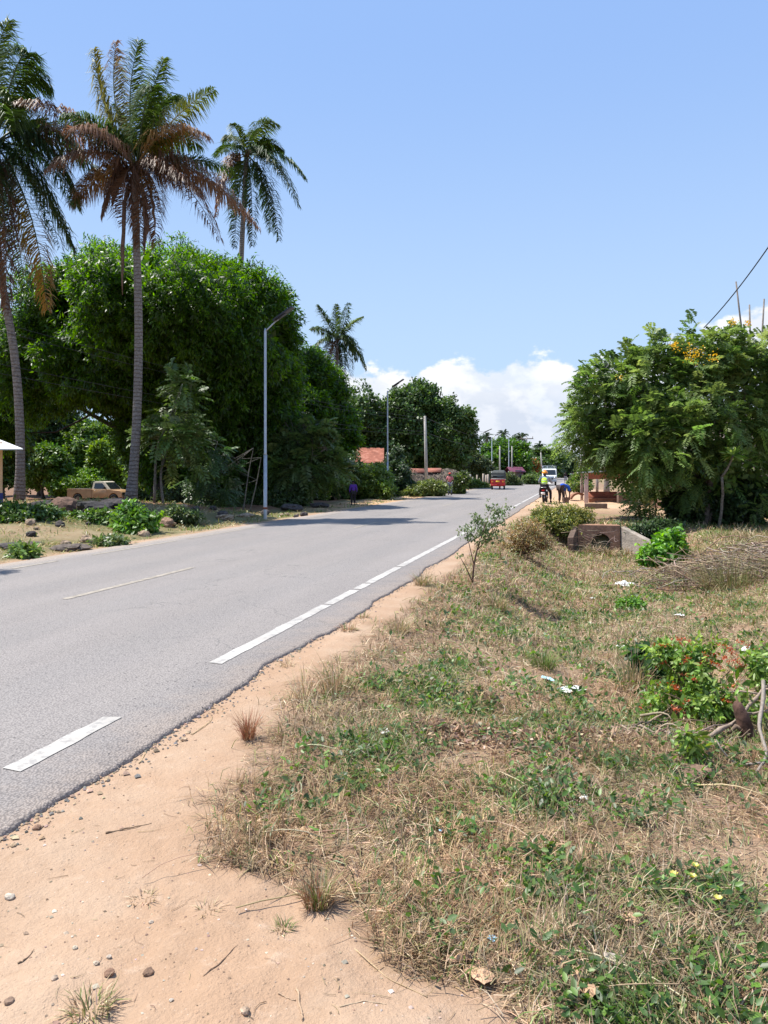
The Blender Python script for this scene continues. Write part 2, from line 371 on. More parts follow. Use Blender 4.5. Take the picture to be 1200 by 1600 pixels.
M = dict(
    galv=mat('galvanised_steel', (.42, .44, .46), .45, .6, .10, 8), panel=mat('solar_panel_black', (.02, .022, .035), .3, 0, .1),
    concrete=mat('old_concrete', (.33, .29, .25), .9, 0, .25, 3, .5, stain=(.16, .115, .085)), paleconc=mat('pale_concrete', (.36, .31, .26), .9, 0, .3, 3, .8, stain=(.19, .13, .095)),
    darkconc=mat('dark_concrete', (.15, .10, .075), .95, 0, .3, 3, .5), black=mat('black_rubber', (.015, .015, .016), .75, 0, .2), hole=mat('pipe_painted_shade', (.010, .008, .007), 1, 0, .2),
    rust=mat('rusted_iron_sheet', (.30, .10, .06), .85, 0, .3, 2, .4, stain=(.42, .20, .14)), tin=mat('tin_sheet', (.55, .57, .60), .4, .5, .12, 3, .2),
    white=mat('white_paint', (.72, .72, .70), .5, 0, .06), peach=mat('peach_render', (.62, .40, .24), .85, 0, .08, 3, .2), blue=mat('dark_blue_paint', (.02, .03, .16), .6, 0, .15),
    thatch=mat('old_thatch', (.15, .12, .095), 1, 0, .35, 8, .9), mud=mat('mud_wall', (.25, .15, .09), .95, 0, .2, 4, .5), wood=mat('weathered_wood', (.20, .17, .15), .85, 0, .25, 10, .4),
    whitewash=mat('pink_whitewash', (.52, .42, .40), .9, 0, .2, 2.5, .4, stain=(.38, .28, .26)), fascia=mat('red_brown_fascia', (.26, .09, .05), .7, 0, .15), pink=mat('pink_house_wall', (.45, .12, .22), .8, 0, .1),
    maroon=mat('maroon_roof', (.13, .03, .06), .6, 0, .1), glass=mat('dark_glass', (.02, .025, .03), .08, 0, .1, spec=.6), chrome=mat('bare_metal', (.5, .5, .5), .3, .9, .1),
    tank=mat('red_paint', (.42, .02, .02), .35, 0, .1, coat=.4), redbody=mat('tuktuk_red', (.50, .012, .012), .4, 0, .15, coat=.3), canvas=mat('grey_canvas', (.06, .065, .06), .8, 0, .2), lampred=mat('rear_lamp_red', (.6, .02, .02), .25), amber=mat('amber_lens', (.7, .25, .02), .3),
    yellow=mat('yellow_plate', (.75, .50, .03), .5), beige=mat('dusty_gold_paint', (.52, .31, .15), .45, .25, .12, 2.5, coat=.3), pale=mat('faded_cream_paint', (.55, .48, .36), .5, 0, .15), hub=mat('dusty_steel_wheel', (.25, .16, .11), .7, .2, .2),
    truckw=mat('truck_white', (.62, .64, .64), .4, 0, .06, coat=.3), truckg=mat('truck_blue_grey', (.30, .36, .42), .5, 0, .1),
    skin=mat('brown_skin', (.07, .035, .022), .5, 0, .1), hiviz=mat('lime_vest', (.50, .85, .03), .7, 0, .06), vestband=mat('silver_band', (.6, .62, .6), .4), shirtg=mat('grey_blue_shirt', (.22, .27, .34), .85, 0, .12), darkcl=mat('dark_trousers', (.025, .018, .02), .9), denim=mat('grey_jeans', (.15, .16, .20), .9, 0, .2),
    purple=mat('purple_shirt', (.10, .03, .26), .85, 0, .12), pinkcl=mat('salmon_shirt', (.62, .20, .20), .85), redcap=mat('red_headwrap', (.5, .06, .03), .8), helmet=mat('orange_helmet', (.80, .28, .01), .35, coat=.5), royal=mat('royal_blue_shirt', (.01, .09, .50), .8), browntr=mat('brown_trousers', (.06, .045, .04), .9),
    plastic=mat('white_plastic_film', (.80, .78, .74), .35, 0, .08), bluep=mat('blue_plastic', (.35, .62, .78), .4), husk=mat('dry_leaf_sheath', (.52, .33, .20), .8, 0, .2, 9, .5), clay=mat('clay_ring', (.27, .13, .08), .9, 0, .2, 4, .4), pole=mat('concrete_pole', (.36, .34, .31), .85, 0, .15, 3, .2), wire=mat('black_cable', (.02, .02, .022), .6), hair=mat('black_hair', (.01, .008, .007), .9))
# ================================================================== THE SETTING
def rgb(*a): return np.array(a, float)
DIRT = rgb(.41, .29, .20); DIRTR = rgb(.50, .27, .15); UNDER = rgb(.28, .19, .125); OLIVE = rgb(.20, .19, .085)
def greenness(X, Y):
    g = fnoise(X, Y, .8, 60, 3) * .55 + fnoise(X, Y, 3.0, 66, 2) * .45
    xc = X * RV[0] + Y * RV[1]; d = X * FV[0] + Y * FV[1]; k = d + .01; px = 600 + 1200 * xc / k; py = 738 + 1920 / k
    def blob(cx, cy, rx, ry): return np.exp(-(((px - cx) / rx) ** 2 + ((py - cy) / ry) ** 2))
    g = g + .20 * (blob(580, 1180, 130, 70) + blob(820, 1240, 160, 50) + blob(640, 1070, 90, 50) + blob(950, 1090, 150, 30) + .35 * blob(1090, 1380, 150, 100) + .5 * blob(860, 1380, 90, 40) + .3 * blob(1050, 1520, 160, 60)) \
          - .25 * (blob(700, 1380, 110, 60) + blob(560, 1000, 60, 40) + blob(1100, 1000, 100, 60) + blob(1120, 1270, 90, 50) + blob(720, 1480, 80, 40) + blob(380, 1230, 70, 120)) - .12 * blob(1000, 1520, 260, 90) + .05 * ss(900, 1000, px) * ss(1050, 950, py)
    return ss(.50, .74, g)
def make_ground():
    r = [0.0, .25]
    while r[-1] < 60: r.append(r[-1] * 1.0125 + .001)
    while r[-1] < 6000: r.append(r[-1] * 1.09)
    r = np.array(r[1:])
    a = np.concatenate([np.linspace(-38, 38, 420), np.linspace(38, 322, 120)[1:-1]]) + math.degrees(TH) * -1
    a = np.radians(a)                                   # measured clockwise from +Y
    RR, AA = np.meshgrid(r, a, indexing='ij'); X = RR * np.sin(AA); Y = RR * np.cos(AA)
    Z = H(X, Y); n, m = X.shape
    V = np.stack([X, Y, Z], -1).reshape(-1, 3)
    i, j = np.meshgrid(np.arange(n - 1), np.arange(m), indexing='ij'); j2 = (j + 1) % m
    F = np.stack([i * m + j, i * m + j2, (i + 1) * m + j2, (i + 1) * m + j], -1).reshape(-1, 4)[:, ::-1]
    V = np.concatenate([V, [[0, 0, float(H(0, 0))]] * m]); F0 = [(k, n * m, n * m, (k + 1) % m) for k in range(m)]
    X = V[:, 0]; Y = V[:, 1]
    xc = X * RV[0] + Y * RV[1]; d = X * FV[0] + Y * FV[1]
    gr = greenness(X, Y)[:, None]
    under = UNDER * (1 - gr) + rgb(.22, .20, .10) * gr
    nz = fnoise(X, Y, 1.6, 70, 4)[:, None]
    far = ss(30, 60, d)[:, None]
    c = np.where((X - bound(X, Y) > 0)[:, None], under, DIRT)
    w = ss(-.18, .18, X - bound(X, Y))[:, None]; c = DIRT * (1 - w) + under * w
    rut = .93 + .1 * fnoise(X, Y * .15, 4, 75, 3)[:, None]; c = c * rut
    # right of the road, further off: sand round the shelter, grass beyond it
    sand = (ss(33, 38, Y) * (1 - ss(5.5, 9, X)) * (1 - ss(62, 75, Y)))[:, None]; c = c * (1 - sand) + rgb(.50, .34, .22) * sand
    gg = (ss(5, 12, X) * ss(28, 40, Y))[:, None]; c = c * (1 - gg) + rgb(.33, .27, .12) * gg
    # left of the road
    u = roadc(Y) - 9.6 - X
    v = ss(.2, .7, u + .5 * (nz[:, 0] - .5))[:, None]
    lg = rgb(.24, .19, .11) * (1 - nz) + rgb(.12, .13, .05) * nz
    dry = rgb(.42, .28, .17)
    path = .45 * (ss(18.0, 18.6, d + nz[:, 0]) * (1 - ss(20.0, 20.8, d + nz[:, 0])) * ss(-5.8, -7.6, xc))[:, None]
    back = (ss(24.5, 28, d + 3 * nz[:, 0] - 1.5) * ss(-1.0, -3, xc + 0 * d))[:, None] * (ss(2.0, 4.0, u))[:, None]  # leaf litter brown, darkened to paint in the shade of the trees
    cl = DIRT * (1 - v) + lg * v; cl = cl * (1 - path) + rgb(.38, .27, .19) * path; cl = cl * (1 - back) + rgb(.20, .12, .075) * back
    fl = (ss(30, 36, d) * (1 - ss(1.8, 2.8, u)))[:, None]; cl = cl * (1 - fl) + dry * 1.15 * fl
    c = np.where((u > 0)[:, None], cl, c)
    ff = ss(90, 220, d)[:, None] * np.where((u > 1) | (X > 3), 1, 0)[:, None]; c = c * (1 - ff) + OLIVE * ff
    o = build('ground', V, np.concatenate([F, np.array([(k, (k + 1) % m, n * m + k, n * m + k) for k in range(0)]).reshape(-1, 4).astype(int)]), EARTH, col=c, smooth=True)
    o['kind'] = 'structure'; return o
GROUND = make_ground()

def make_road():
    Y = [-25.0]
    while Y[-1] < 900: Y.append(Y[-1] + (0.035 if -1 < Y[-1] < 14 else .1 if 14 <= Y[-1] < 40 else .6 if Y[-1] < 70 else 6))
    Y = np.array(Y); er = edge_r(Y); el_ = edge_l(Y); k = 12
    V = []; zt = .022
    for q in range(k + 1):
        f = q / k; X = el_ * (1 - f) + er * f; V.append(np.stack([X, Y, np.full_like(Y, zt) + .0 * X], -1))
    V.append(np.stack([er + .012 + .02 * vnoise(Y, Y * 0, 30, 3), Y, np.full_like(Y, zt - .02)], -1)); V.append(np.stack([er + .02, Y, np.full_like(Y, -.12)], -1))
    V.insert(0, np.stack([el_ - .01, Y, np.full_like(Y, -.12)], -1))
    V = np.array(V); m = len(Y); cols = len(V); V = V.reshape(-1, 3)
    i, j = np.meshgrid(np.arange(cols - 1), np.arange(m - 1), indexing='ij')
    F = np.stack([i * m + j, (i + 1) * m + j, (i + 1) * m + j + 1, i * m + j + 1], -1).reshape(-1, 4)
    o = build('road', V, F, ASPH); o['kind'] = 'structure'
make_road()
def dash(mb, x, w, y0, y1, z=.0265):
    n = max(2, int((y1 - y0) / (.06 if y0 < 15 else .5)) + 1); Y = np.linspace(y0, y1, n); c = roadc(Y) + x
    j = lambda s: (vnoise(Y, Y * 0, 9, s) - .5) * .018 * (y0 < 20)
    A = np.stack([c - w / 2 + j(5), Y, np.full(n, z)], -1); B = np.stack([c + w / 2 + j(6), Y, np.full(n, z)], -1)
    A[0, 1] += .02; A[-1, 1] -= .03
    mb.add(np.concatenate([A, B]), [(i, n + i, n + i + 1, i + 1) for i in range(n - 1)])
lines = MB()
def yat(px, py, lat=None):
    d = 1200 * 1.57 / (py - 738); return (px - 600) / 1200 * d * RV[1] + d * FV[1]
for p0, p1 in (((28, 1204), (190, 1119)), ((336, 1036), (505, 944)), ((507, 943), (548, 921)), ((550, 919.5), (566, 911)), ((568, 910), (622, 885.5)), ((624, 884.5), (741, 825)), ((750, 820), (797, 797)), ((799, 796), (806, 792)), ((808, 791), (818, 786)), ((820, 785), (848, 771))):
    dash(lines, -2.91, .125, yat(*p0), yat(*p1))
dash(lines, -2.91, .12, 72, 300)
y = 8.55

o = lines.build('road_marking', PAINT); o['kind'] = 'structure'
cl = MB()
for a_, b_ in ((yat(22, 888), yat(100, 876)), (yat(153, 867), yat(300, 845)), (yat(318, 842), yat(430, 822)), (yat(440, 821), yat(560, 801.5)), (38, 60), (62, 300)): dash(cl, -9.0, .085, a_, b_)
for y0, y1 in ((yat(88, 935), yat(298, 886)), (yat(560, 824.5), yat(602, 816)), (35.5, 38.2), (47, 49.5), (58.5, 61), (70, 72.5), (82, 84.5)): dash(cl, -6.2, .10, y0, y1)
o = cl.build('centre_line', PAINTF); o['kind'] = 'structure'
# ================================================================== FOLIAGE MACHINERY
def norm(v): return v / (np.linalg.norm(v, axis=-1, keepdims=True) + 1e-9)
def rdir(n, r=R): return norm(r.normal(size=(n, 3)))
def leaf_quads(mb, P, D, Nn, ln, wd, C, fold=False):
    """one pointed leaf per row: base P, direction D, face normal about Nn"""
    n = len(P); D = norm(D); Sd = norm(np.cross(D, Nn)); ln = np.broadcast_to(ln, (n,))[:, None]; wd = np.broadcast_to(wd, (n,))[:, None]
    up = norm(np.cross(Sd, D))
    if not fold:
        V = np.stack([P, P + D * ln * .45 + Sd * wd / 2, P + D * ln, P + D * ln * .45 - Sd * wd / 2], 1)
        F = np.arange(n * 4).reshape(n, 4); mb.add(V.reshape(-1, 3), F, np.repeat(C, 4, 0))
    else:
        dr = -.16 * ln * np.array([0, 0, 1.0])
        M0 = P + D * ln * .35 + up * wd * -.12; M1 = P + D * ln * .75 + dr * .4 + up * wd * -.08; T = P + D * ln + dr
        V = np.stack([P, P + D * ln * .3 + Sd * wd / 2, P + D * ln * .68 + Sd * wd * .42 + dr * .35, T, P + D * ln * .68 - Sd * wd * .42 + dr * .35, P + D * ln * .3 - Sd * wd / 2, M0, M1], 1)
        b = (np.arange(n) * 8)[:, None]
        F = np.concatenate([b + np.array([[0, 1, 2, 6]]), b + np.array([[6, 2, 3, 7]]), b + np.array([[6, 7, 3, 4]]), b + np.array([[0, 6, 4, 5]])])
        mb.add(V.reshape(-1, 3), F, np.repeat(C, 8, 0))
def shades(n, base, var=.25, hue=.12, r=R):
    base = np.asarray(base, float)
    if base.ndim == 2: base = base[r.integers(0, len(base), n)]
    k = 1 + var * r.normal(size=(n, 1)).clip(-2, 2) * .6; h = 1 + hue * r.normal(size=(n, 3)).clip(-2, 2) * .5
    return np.clip(base * k * h, .004, .9)
BUMP = 1.3
def lobe_points(lobes, n, holes=.0, hs=.6, inner=.72, seed=0, shell=(.80, 1.06)):
    """points scattered in the outer shell of a union of ellipsoids, with gaps"""
    L_ = np.array([l[:6] for l in lobes], float); area = (L_[:, 3] * L_[:, 5] + L_[:, 4] * L_[:, 5] + L_[:, 3] * L_[:, 4]); out = []; outn = []
    need = n; tries = 0
    while need > 0 and tries < 40:
        tries += 1; k = int(need * 2.2) + 50
        w = R.choice(len(L_), k, p=area / area.sum()); dr = rdir(k)
        rr = shell[0] + (shell[1] - shell[0]) * R.random(k) ** .8
        rad = L_[w, 3:6]; C0 = L_[w, :3]
        bump = .93 + BUMP * (vn3(dr * 3 + w[:, None] * 3.1, 1.0, seed) - .5) + BUMP * .6 * (vn3(dr * 3 + w[:, None] * 1.7, 2.7, seed + 9) - .5)
        P = C0 + dr * rad * (rr * bump)[:, None]
        ok = np.ones(k, bool)
        for q in range(len(L_)):
            s = np.sum(((P - L_[q, :3]) / L_[q, 3:6]) ** 2, 1); ok &= ~((s < inner ** 2) & (w != q))
        if holes > 0: ok &= vn3(P, hs, seed + 3) > holes
        P = P[ok]; nn = norm(dr[ok] / rad[ok]); out.append(P); outn.append(nn); need -= len(P)
    return np.concatenate(out)[:n], np.concatenate(outn)[:n]
def inner_points(lobes, n, f=.72):  # spots for oversized inner leaves, added to block light inside crowns
    L_ = np.array([l[:6] for l in lobes], float); vol = L_[:, 3] * L_[:, 4] * L_[:, 5]
    w = R.choice(len(L_), n, p=vol / vol.sum()); return L_[w, :3] + rdir(n) * L_[w, 3:6] * (f * R.random((n, 1)) ** .4)
def crown_broad(lobes, clumps, per, ln, wd, cols, droop=.5, holes=.36, hs=.6, seed=0, fill=.12, fold=False, spread=1.0, inner=.72, shell=(.80, 1.06), filln=None):
    """broad-leaf crown: rosettes of leaves on the shell, big sparse leaves added within to block light"""
    mb = MB(); P, Nn = lobe_points(lobes, clumps, holes, hs, inner, seed, shell); n = len(P)
    tone = shades(n, cols, .28, .10)
    Pc = np.repeat(P, per, 0) + R.normal(size=(n * per, 3)) * ln * .35 * spread; Nc = np.repeat(Nn, per, 0)
    D = norm(Nc * .45 + rdir(n * per) * .9 + np.array([0, 0, -droop]))
    up = norm(rdir(n * per) * .55 + Nc * .5 + np.array([0, 0, .5]))
    C = np.clip(np.repeat(tone, per, 0) * (1 + .22 * R.normal(size=(n * per, 1))), .003, .9)
    leaf_quads(mb, Pc, D, up, ln * (.7 + .5 * R.random(n * per)), wd * (.8 + .4 * R.random(n * per)), C, fold)
    k = filln if filln is not None else int(n * per * fill)
    if k:
        Pi = inner_points(lobes, k); Di = rdir(k); leaf_quads(mb, Pi, Di, rdir(k), ln * 1.9, ln * 1.0, shades(k, cols, .2, .1))
    return mb
def crown_pinnate(lobes, sprays, slen, pairs, cols, holes=.36, hs=.8, seed=0, droop=.35, lw=.38, fill=200, fl=.5, inner=.7, out=.8, shell=(.80, 1.06)):
    """feathery compound leaves: each spray is a midrib with paired leaflets"""
    mb = MB(); P, Nn = lobe_points(lobes, sprays // 6, holes, hs, inner, seed, shell); P = np.repeat(P, 6, 0); Nn = np.repeat(Nn, 6, 0); n = len(P); P = P + R.normal(size=(n, 3)) * slen * .22
    D = norm(Nn * out + rdir(n) * .75 + np.array([0, 0, .10])); sl = slen * (.7 + .6 * R.random(n))
    up = norm(np.array([0, 0, 1.0]) + rdir(n) * .35); Sd = norm(np.cross(D, up)); up = np.cross(Sd, D); tone = np.repeat(shades(n // 6, cols, .3, .12), 6, 0)
    for k in range(pairs):
        t = (k + .6) / pairs; base = P + D * (sl * t)[:, None] + np.array([0, 0, -1.0]) * (droop * sl * t * t)[:, None]
        for sg in (-1, 1):
            d2 = norm(Sd * sg + D * .45 + np.array([0, 0, -.25 - .3 * t]) + rdir(n) * .18)
            L_ = sl * lw * (.75 + .4 * math.sin(math.pi * t))
            leaf_quads(mb, base, d2, up, L_, L_ * .42, np.clip(tone * (1 + .12 * R.normal(size=(n, 1))), .003, .9))
    if fill:
        Pi = inner_points(lobes, fill); leaf_quads(mb, Pi, rdir(fill), rdir(fill), fl, fl * .6, shades(fill, cols, .2, .1))
    return mb
def plobes(d, spec, zr=None):
    """lobes given as (px, py, rx, ry, depth offset) at distance d -> world ellipsoids, turned to the camera's axes on return"""
    out = []
    for s in spec:
        px, py, rx, ry = s[:4]; dd = s[4] if len(s) > 4 else 0; D = d + dd; c = W(px, py, D); k = D / 1200
        r = (rx + 0.0) * k; out.append((c[0], c[1], c[2], r, (zr or min(r, ry * k * 1.1)) if zr else r * .95, ry * k))
    return out
def limb(p0, p1, bend=.15, n=7, r=R):
    p0 = np.asarray(p0, float); p1 = np.asarray(p1, float); t = np.linspace(0, 1, n)[:, None]; ln = np.linalg.norm(p1 - p0)
    off = r.normal(size=3) * bend * ln * .5; off2 = r.normal(size=(n, 3)) * ln * bend * .08
    return p0 * (1 - t) + p1 * t + off * np.sin(t * math.pi) + off2 * np.sin(t * math.pi)
def woody(base, top, r0, lobes, n=8, col=(.13, .105, .085), bend=.1, fork=.45, twigs=3):
    """trunk, limbs reaching into the lobes, finer branches"""
    mb = MB(); tr = limb(base, top, bend, 10); rad = r0 * (1 - .55 * np.linspace(0, 1, 10)); rad[0] *= 1.35; rad[1] *= 1.08; mb.tube(tr, rad, 10, col)
    L_ = [np.array(l[:3]) for l in lobes]; LR = [np.array(l[3:6]) for l in lobes]
    for i in range(n):
        k = i % len(L_); f = fork + (1 - fork) * R.random(); s = tr[int(f * 9)]; e = L_[k] + rdir(1)[0] * LR[k] * .55
        pl = limb(s, e, .18); rr = r0 * .42 * (1 - .8 * np.linspace(0, 1, 7)); mb.tube(pl, rr, 6, col)
        for q in range(twigs):
            s2 = pl[R.integers(2, 6)]; e2 = L_[k] + rdir(1)[0] * LR[k] * .9; mb.tube(limb(s2, e2, .2, 5), r0 * .14 * (1 - .8 * np.linspace(0, 1, 5)), 4, col)
    return mb
def tree(name, label, cat, base, crown, wood=None, group=None, leafmat=None, extra=()):
    t = thing(name, label, cat, base, 0, group); b = np.array(base, float)
    crown.build('crown', leafmat or LEAF, t, local=b)
    if wood is not None: wood.build('trunk', BARK, t, smooth=True, local=b)
    return t
def shrub(name, label, cat, base, crown, wood=None, group=None, leafmat=None):
    t = thing(name, label, cat, base, 0, group); b = np.array(base, float)
    crown.build('foliage', leafmat or LEAF, t, local=b)
    if wood is not None: wood.build('stem', TWIGM, t, smooth=True, local=b)
    return t

# ------------------------------------------------------------------ palms
def frond(p0, pc, p1, L_, n, col, rach=.03, tipcol=None, wd=.04, hang=.6, r=R, thin=1.0):
    """a feather leaf: curved midrib with a row of drooping leaflets each side"""
    p0, pc, p1 = [np.asarray(v, float) for v in (p0, pc, p1)]; mb = MB()
    f = lambda t: (1 - t)[:, None] ** 2 * p0 + 2 * ((1 - t) * t)[:, None] * pc + (t ** 2)[:, None] * p1
    t = np.linspace(0, 1, 12); mb.tube(f(t), rach * (1 - .85 * t), 5, np.asarray(col) * .9 + .05)
    tt = np.linspace(.13, .995, n) + r.normal(size=n) * .004; Pn = f(tt); T = norm(f(tt + .01) - f(tt - .01))
    up = np.array([0, 0, 1.0]); S0 = norm(np.cross(T, up) + 1e-4)
    if np.linalg.norm(np.cross(norm(p1 - p0), up)) < .35:
        S0 = norm(np.cross(T, norm(np.cross(RV, up) * .3 + RV * .2 + FV)))
    ro = r.uniform(-.7, .7); S0 = norm(S0 * math.cos(ro) + np.cross(T, S0) * math.sin(ro) * np.linspace(1, .2, n)[:, None])
    prof = np.sin(np.pi * (tt * .80 + .16)) ** .55 * (1 - .25 * tt)
    for sg in (-1, 1):
        keep = r.random(n) < thin; k = int(keep.sum()); ff = .18 + .6 * tt[keep] ** 1.5
        d1 = norm(S0[keep] * sg + T[keep] * ff[:, None] + up * .10 + r.normal(size=(k, 3)) * .17)
        d2 = norm(d1 * .75 + T[keep] * .15 - up * hang * (.6 + 1.0 * r.random((k, 1))) + r.normal(size=(k, 3)) * .12)
        ln = (L_ * prof[keep] * (.70 + .45 * r.random(k)) * np.where(r.random(k) < .12, .6, 1))[:, None]; w = wd * .5
        A = Pn[keep]; B = A + d1 * ln * .45; Cc = B + d2 * ln * .55
        sd = norm(np.cross(d1, up) + T[keep] * .6); sd2 = norm(np.cross(d2, norm(np.cross(T[keep], d2)) + 1e-4)); sd2 = sd
        V = np.stack([A - sd * w * .6, A + sd * w * .6, B + sd * w, B - sd * w, Cc + sd * w * .12, Cc - sd * w * .12], 1)
        b = (np.arange(k) * 6)[:, None]; F = np.concatenate([b + np.array([[0, 1, 2, 3]]), b + np.array([[3, 2, 4, 5]])])
        c = np.clip(np.asarray(col) * (1 + .18 * r.normal(size=(k, 1))), .004, .8)
        if tipcol is not None: c = c * (1 - tt[keep, None]) + np.asarray(tipcol) * tt[keep, None]
        mb.add(V.reshape(-1, 3), F, np.repeat(c, 6, 0))
    return mb
def trunk_curve(mb, pts, r0, r1, n=24, C=(.2, .18, .16)):
    P = np.array(pts, float); s = np.linspace(0, 1, len(P)); t = np.linspace(0, 1, n)
    Q = np.stack([np.interp(t, s, P[:, k]) for k in range(3)], -1)
    for _ in range(3): Q[1:-1] = (Q[:-2] + Q[1:-1] * 2 + Q[2:]) / 4
    rad = r0 + (r1 - r0) * t ** .6; rad[0] = r0 * 1.35; rad[1] = r0 * 1.12; mb.tube(Q, rad, 12, C)
G1 = (.055, .10, .022); G2 = (.10, .15, .03); YG = (.26, .24, .05); BR = (.21, .125, .08); BR2 = (.15, .085, .055); OR = (.36, .21, .06); DK = (.03, .06, .02)
def palm(label, d, cpx, cpy, trunk_px, fr, r0=.2, r1=.13, L_=.8, n=60, group=None, ddspread=1.6, wd=.045, cat='coconut palm'):
    bx, by = trunk_px[0][:2]
    base = W(bx, by, d); base[2] = min(base[2], float(H(base[0], base[1])) + .02) if len(trunk_px[0]) < 3 else base[2]
    base[2] = float(H(base[0], base[1])) - .03
    t = thing('coconut_palm', label, cat, base, 0, group)
    mb = MB(); trunk_curve(mb, [base - [0, 0, .1]] + [W(p[0], p[1], d) for p in trunk_px[1:]], r0, r1)
    mb.build('trunk', PALMBARK, t, smooth=True, local=base)
    c = W(cpx, cpy, d); k = d / 1200
    for f in fr:
        tx, ty, cx, cy, col = f[:5]; dd = f[5] if len(f) > 5 else R.uniform(-ddspread, ddspread)
        p1 = W(tx, ty, d) + FV * dd; pc = W(cx, cy, d) + FV * dd * .55; p0 = c + (pc - c) * .04
        tipc = f[6] if len(f) > 6 else None
        hang = .85 if col in (G1, G2, DK) else 1.2
        frond(p0, pc, p1, 1.5 * L_ * (.72 if np.linalg.norm(p1 - c) < L_ * 3 else 1), int(n * 2.3), col, .035 * L_ / .8, tipc, wd * .95, hang, thin=.95 if col in (G1, G2, DK, YG) else .85).build('frond', PALM, t, local=base)
    cm = MB()                                                   # fibre, stalk stubs and nuts at the heart of the crown
    for q in range(16):
        a = R.uniform(0, 6.28); dv = RV * math.cos(a) * .5 + FV * math.sin(a) * .5 + [0, 0, R.uniform(-.9, .9)]
        cm.tube(limb(c - [0, 0, .25], c + dv * .75 * L_, .2, 4), [.06, .04, .03, .015], 5, (.16, .10, .06))
    cm.build('crown_heart', BARK, t, smooth=True, local=base)
    return t, c, base
# ================================================================== PALMS
t, c, b0 = palm('tall coconut palm with browning fronds, nearest whole one, before the big mango', 27, 213, 262,
    [(204, 786), (212, 700), (216, 600), (217, 500), (214, 400), (211, 320), (211, 268)],
    [(172, 50, 160, 165, YG, .6, (.25, .16, .10)), (226, 78, 196, 160, G2, -.6), (160, 95, 165, 200, YG, -.8), (150, 130, 178, 190, G1, 1.5), (206, 112, 214, 190, G1, 1.4), (250, 80, 224, 150, G2, .5),
     (283, 150, 245, 100, G1, 1.0), (262, 170, 238, 150, G1, -1.5), (338, 148, 275, 175, YG, -.4, G2), (300, 200, 262, 175, G1, 1.6), (112, 182, 165, 185, G2, .8), (128, 215, 170, 200, G1, -1.6),
     (336, 232, 262, 180, OR, -.9, BR), (350, 240, 285, 222, G1, 1.4), (402, 352, 300, 220, BR, .4), (352, 388, 290, 255, BR2, -.9), (372, 318, 300, 225, BR, 1.2), (335, 335, 285, 270, BR2, -1.8), (32, 192, 125, 178, BR, .9), (38, 178, 110, 165, BR, -.7),
     (92, 282, 145, 225, BR, -1.0), (85, 300, 140, 255, BR2, 1.2), (108, 318, 150, 258, OR, .2, BR), (166, 345, 176, 265, BR2, -.4), (262, 342, 246, 268, OR, -.7, BR2), (150, 250, 175, 215, BR, -2.4), (205, 365, 196, 262, BR2, -.9), (236, 375, 232, 262, BR2, .6), (222, 390, 224, 280, BR2, -.3)],
    .18, .115, .80, 62, wd=.042)
hb = MB()                                                     # dead leaf sheaths hanging down the stem
for (a_, b_, cc, w) in (((200, 285), (190, 462), (188, 350), .07), ((222, 285), (226, 400), (228, 330), .09), ((190, 280), (173, 322), (178, 290), .10), ((232, 280), (240, 365), (242, 320), .05)):
    p = [W(a_[0], a_[1], 26.8), W(cc[0], cc[1], 26.7), W(b_[0], b_[1], 26.75)]; s = np.linspace(0, 1, 9)[:, None]
    q = (1 - s) ** 2 * p[0] + 2 * s * (1 - s) * p[1] + s * s * p[2] + R.normal(size=(9, 3)) * .03; hb.tube(q, w * np.array([.5, .8, 1, 1, .9, 1, .8, .5, .2]), 6, (.17, .105, .075))
hb.build('dead_sheath', BARK, t, smooth=True, local=b0)
palm('leaning coconut palm at the left edge with large dark drooping fronds', 27.5, -8, 225,
    [(30, 782), (33, 700), (28, 600), (20, 530), (4, 450), (-6, 380), (-10, 300), (-9, 240)],
    [(72, 130, 30, 60, G1, .5), (66, 108, 40, 80, G1, -1), (8, 25, -30, 90, G2, .3), (48, 188, 25, 130, G2, -1.2), (118, 318, 70, 170, DK, .3), (152, 268, 60, 160, G1, 1.3), (112, 400, 60, 235, DK, -1.0), (58, 478, 50, 300, G1, .8, OR), (22, 492, 20, 320, BR2, -.6), (132, 335, 80, 225, G1, -.6),
     (90, 372, 45, 240, DK, 1.5), (-60, 60, -40, 120, G1), (-150, 150, -80, 130, G1), (-170, 260, -100, 170, G1), (-150, 360, -90, 230, DK), (-90, 430, -60, 290, BR2), (-30, 470, -20, 300, G1, -1.8), (30, 400, 25, 260, DK, -2.2), (10, 440, 0, 280, G1, 1.5), (75, 250, 45, 160, G1, -2.4), (-6, 410, -12, 300, BR2, .3), (95, 210, 50, 130, G1, 2)],
    .175, .115, .95, 64, wd=.05)
palm('far tall coconut palm with dark green fronds rising behind the mango crown', 50, 386, 242,
    [(372, 790), (374, 600), (375, 500), (376, 420), (380, 340), (384, 270), (385, 248)],
    [(476, 272, 440, 215, G1, 1), (470, 332, 435, 240, G1, -1), (432, 368, 425, 270, DK, 1.2), (398, 392, 398, 300, DK, -1), (442, 232, 420, 205, G1, .5), (436, 205, 408, 185, G2, -1), (403, 192, 385, 195, G1, 1), (345, 216, 360, 195, G1, .5), (362, 380, 368, 290, DK, 1), (343, 345, 350, 260, BR2, -1), (336, 300, 350, 235, BR, .5), (415, 345, 415, 260, DK, 2.3), (450, 300, 425, 235, DK, -2.6), (380, 360, 380, 280, G1, -2.2), (372, 215, 375, 210, G2, -2), (412, 215, 400, 200, G1, 2.6), (348, 265, 365, 225, G1, -2)],
    .22, .14, .9, 46, wd=.07, ddspread=2)
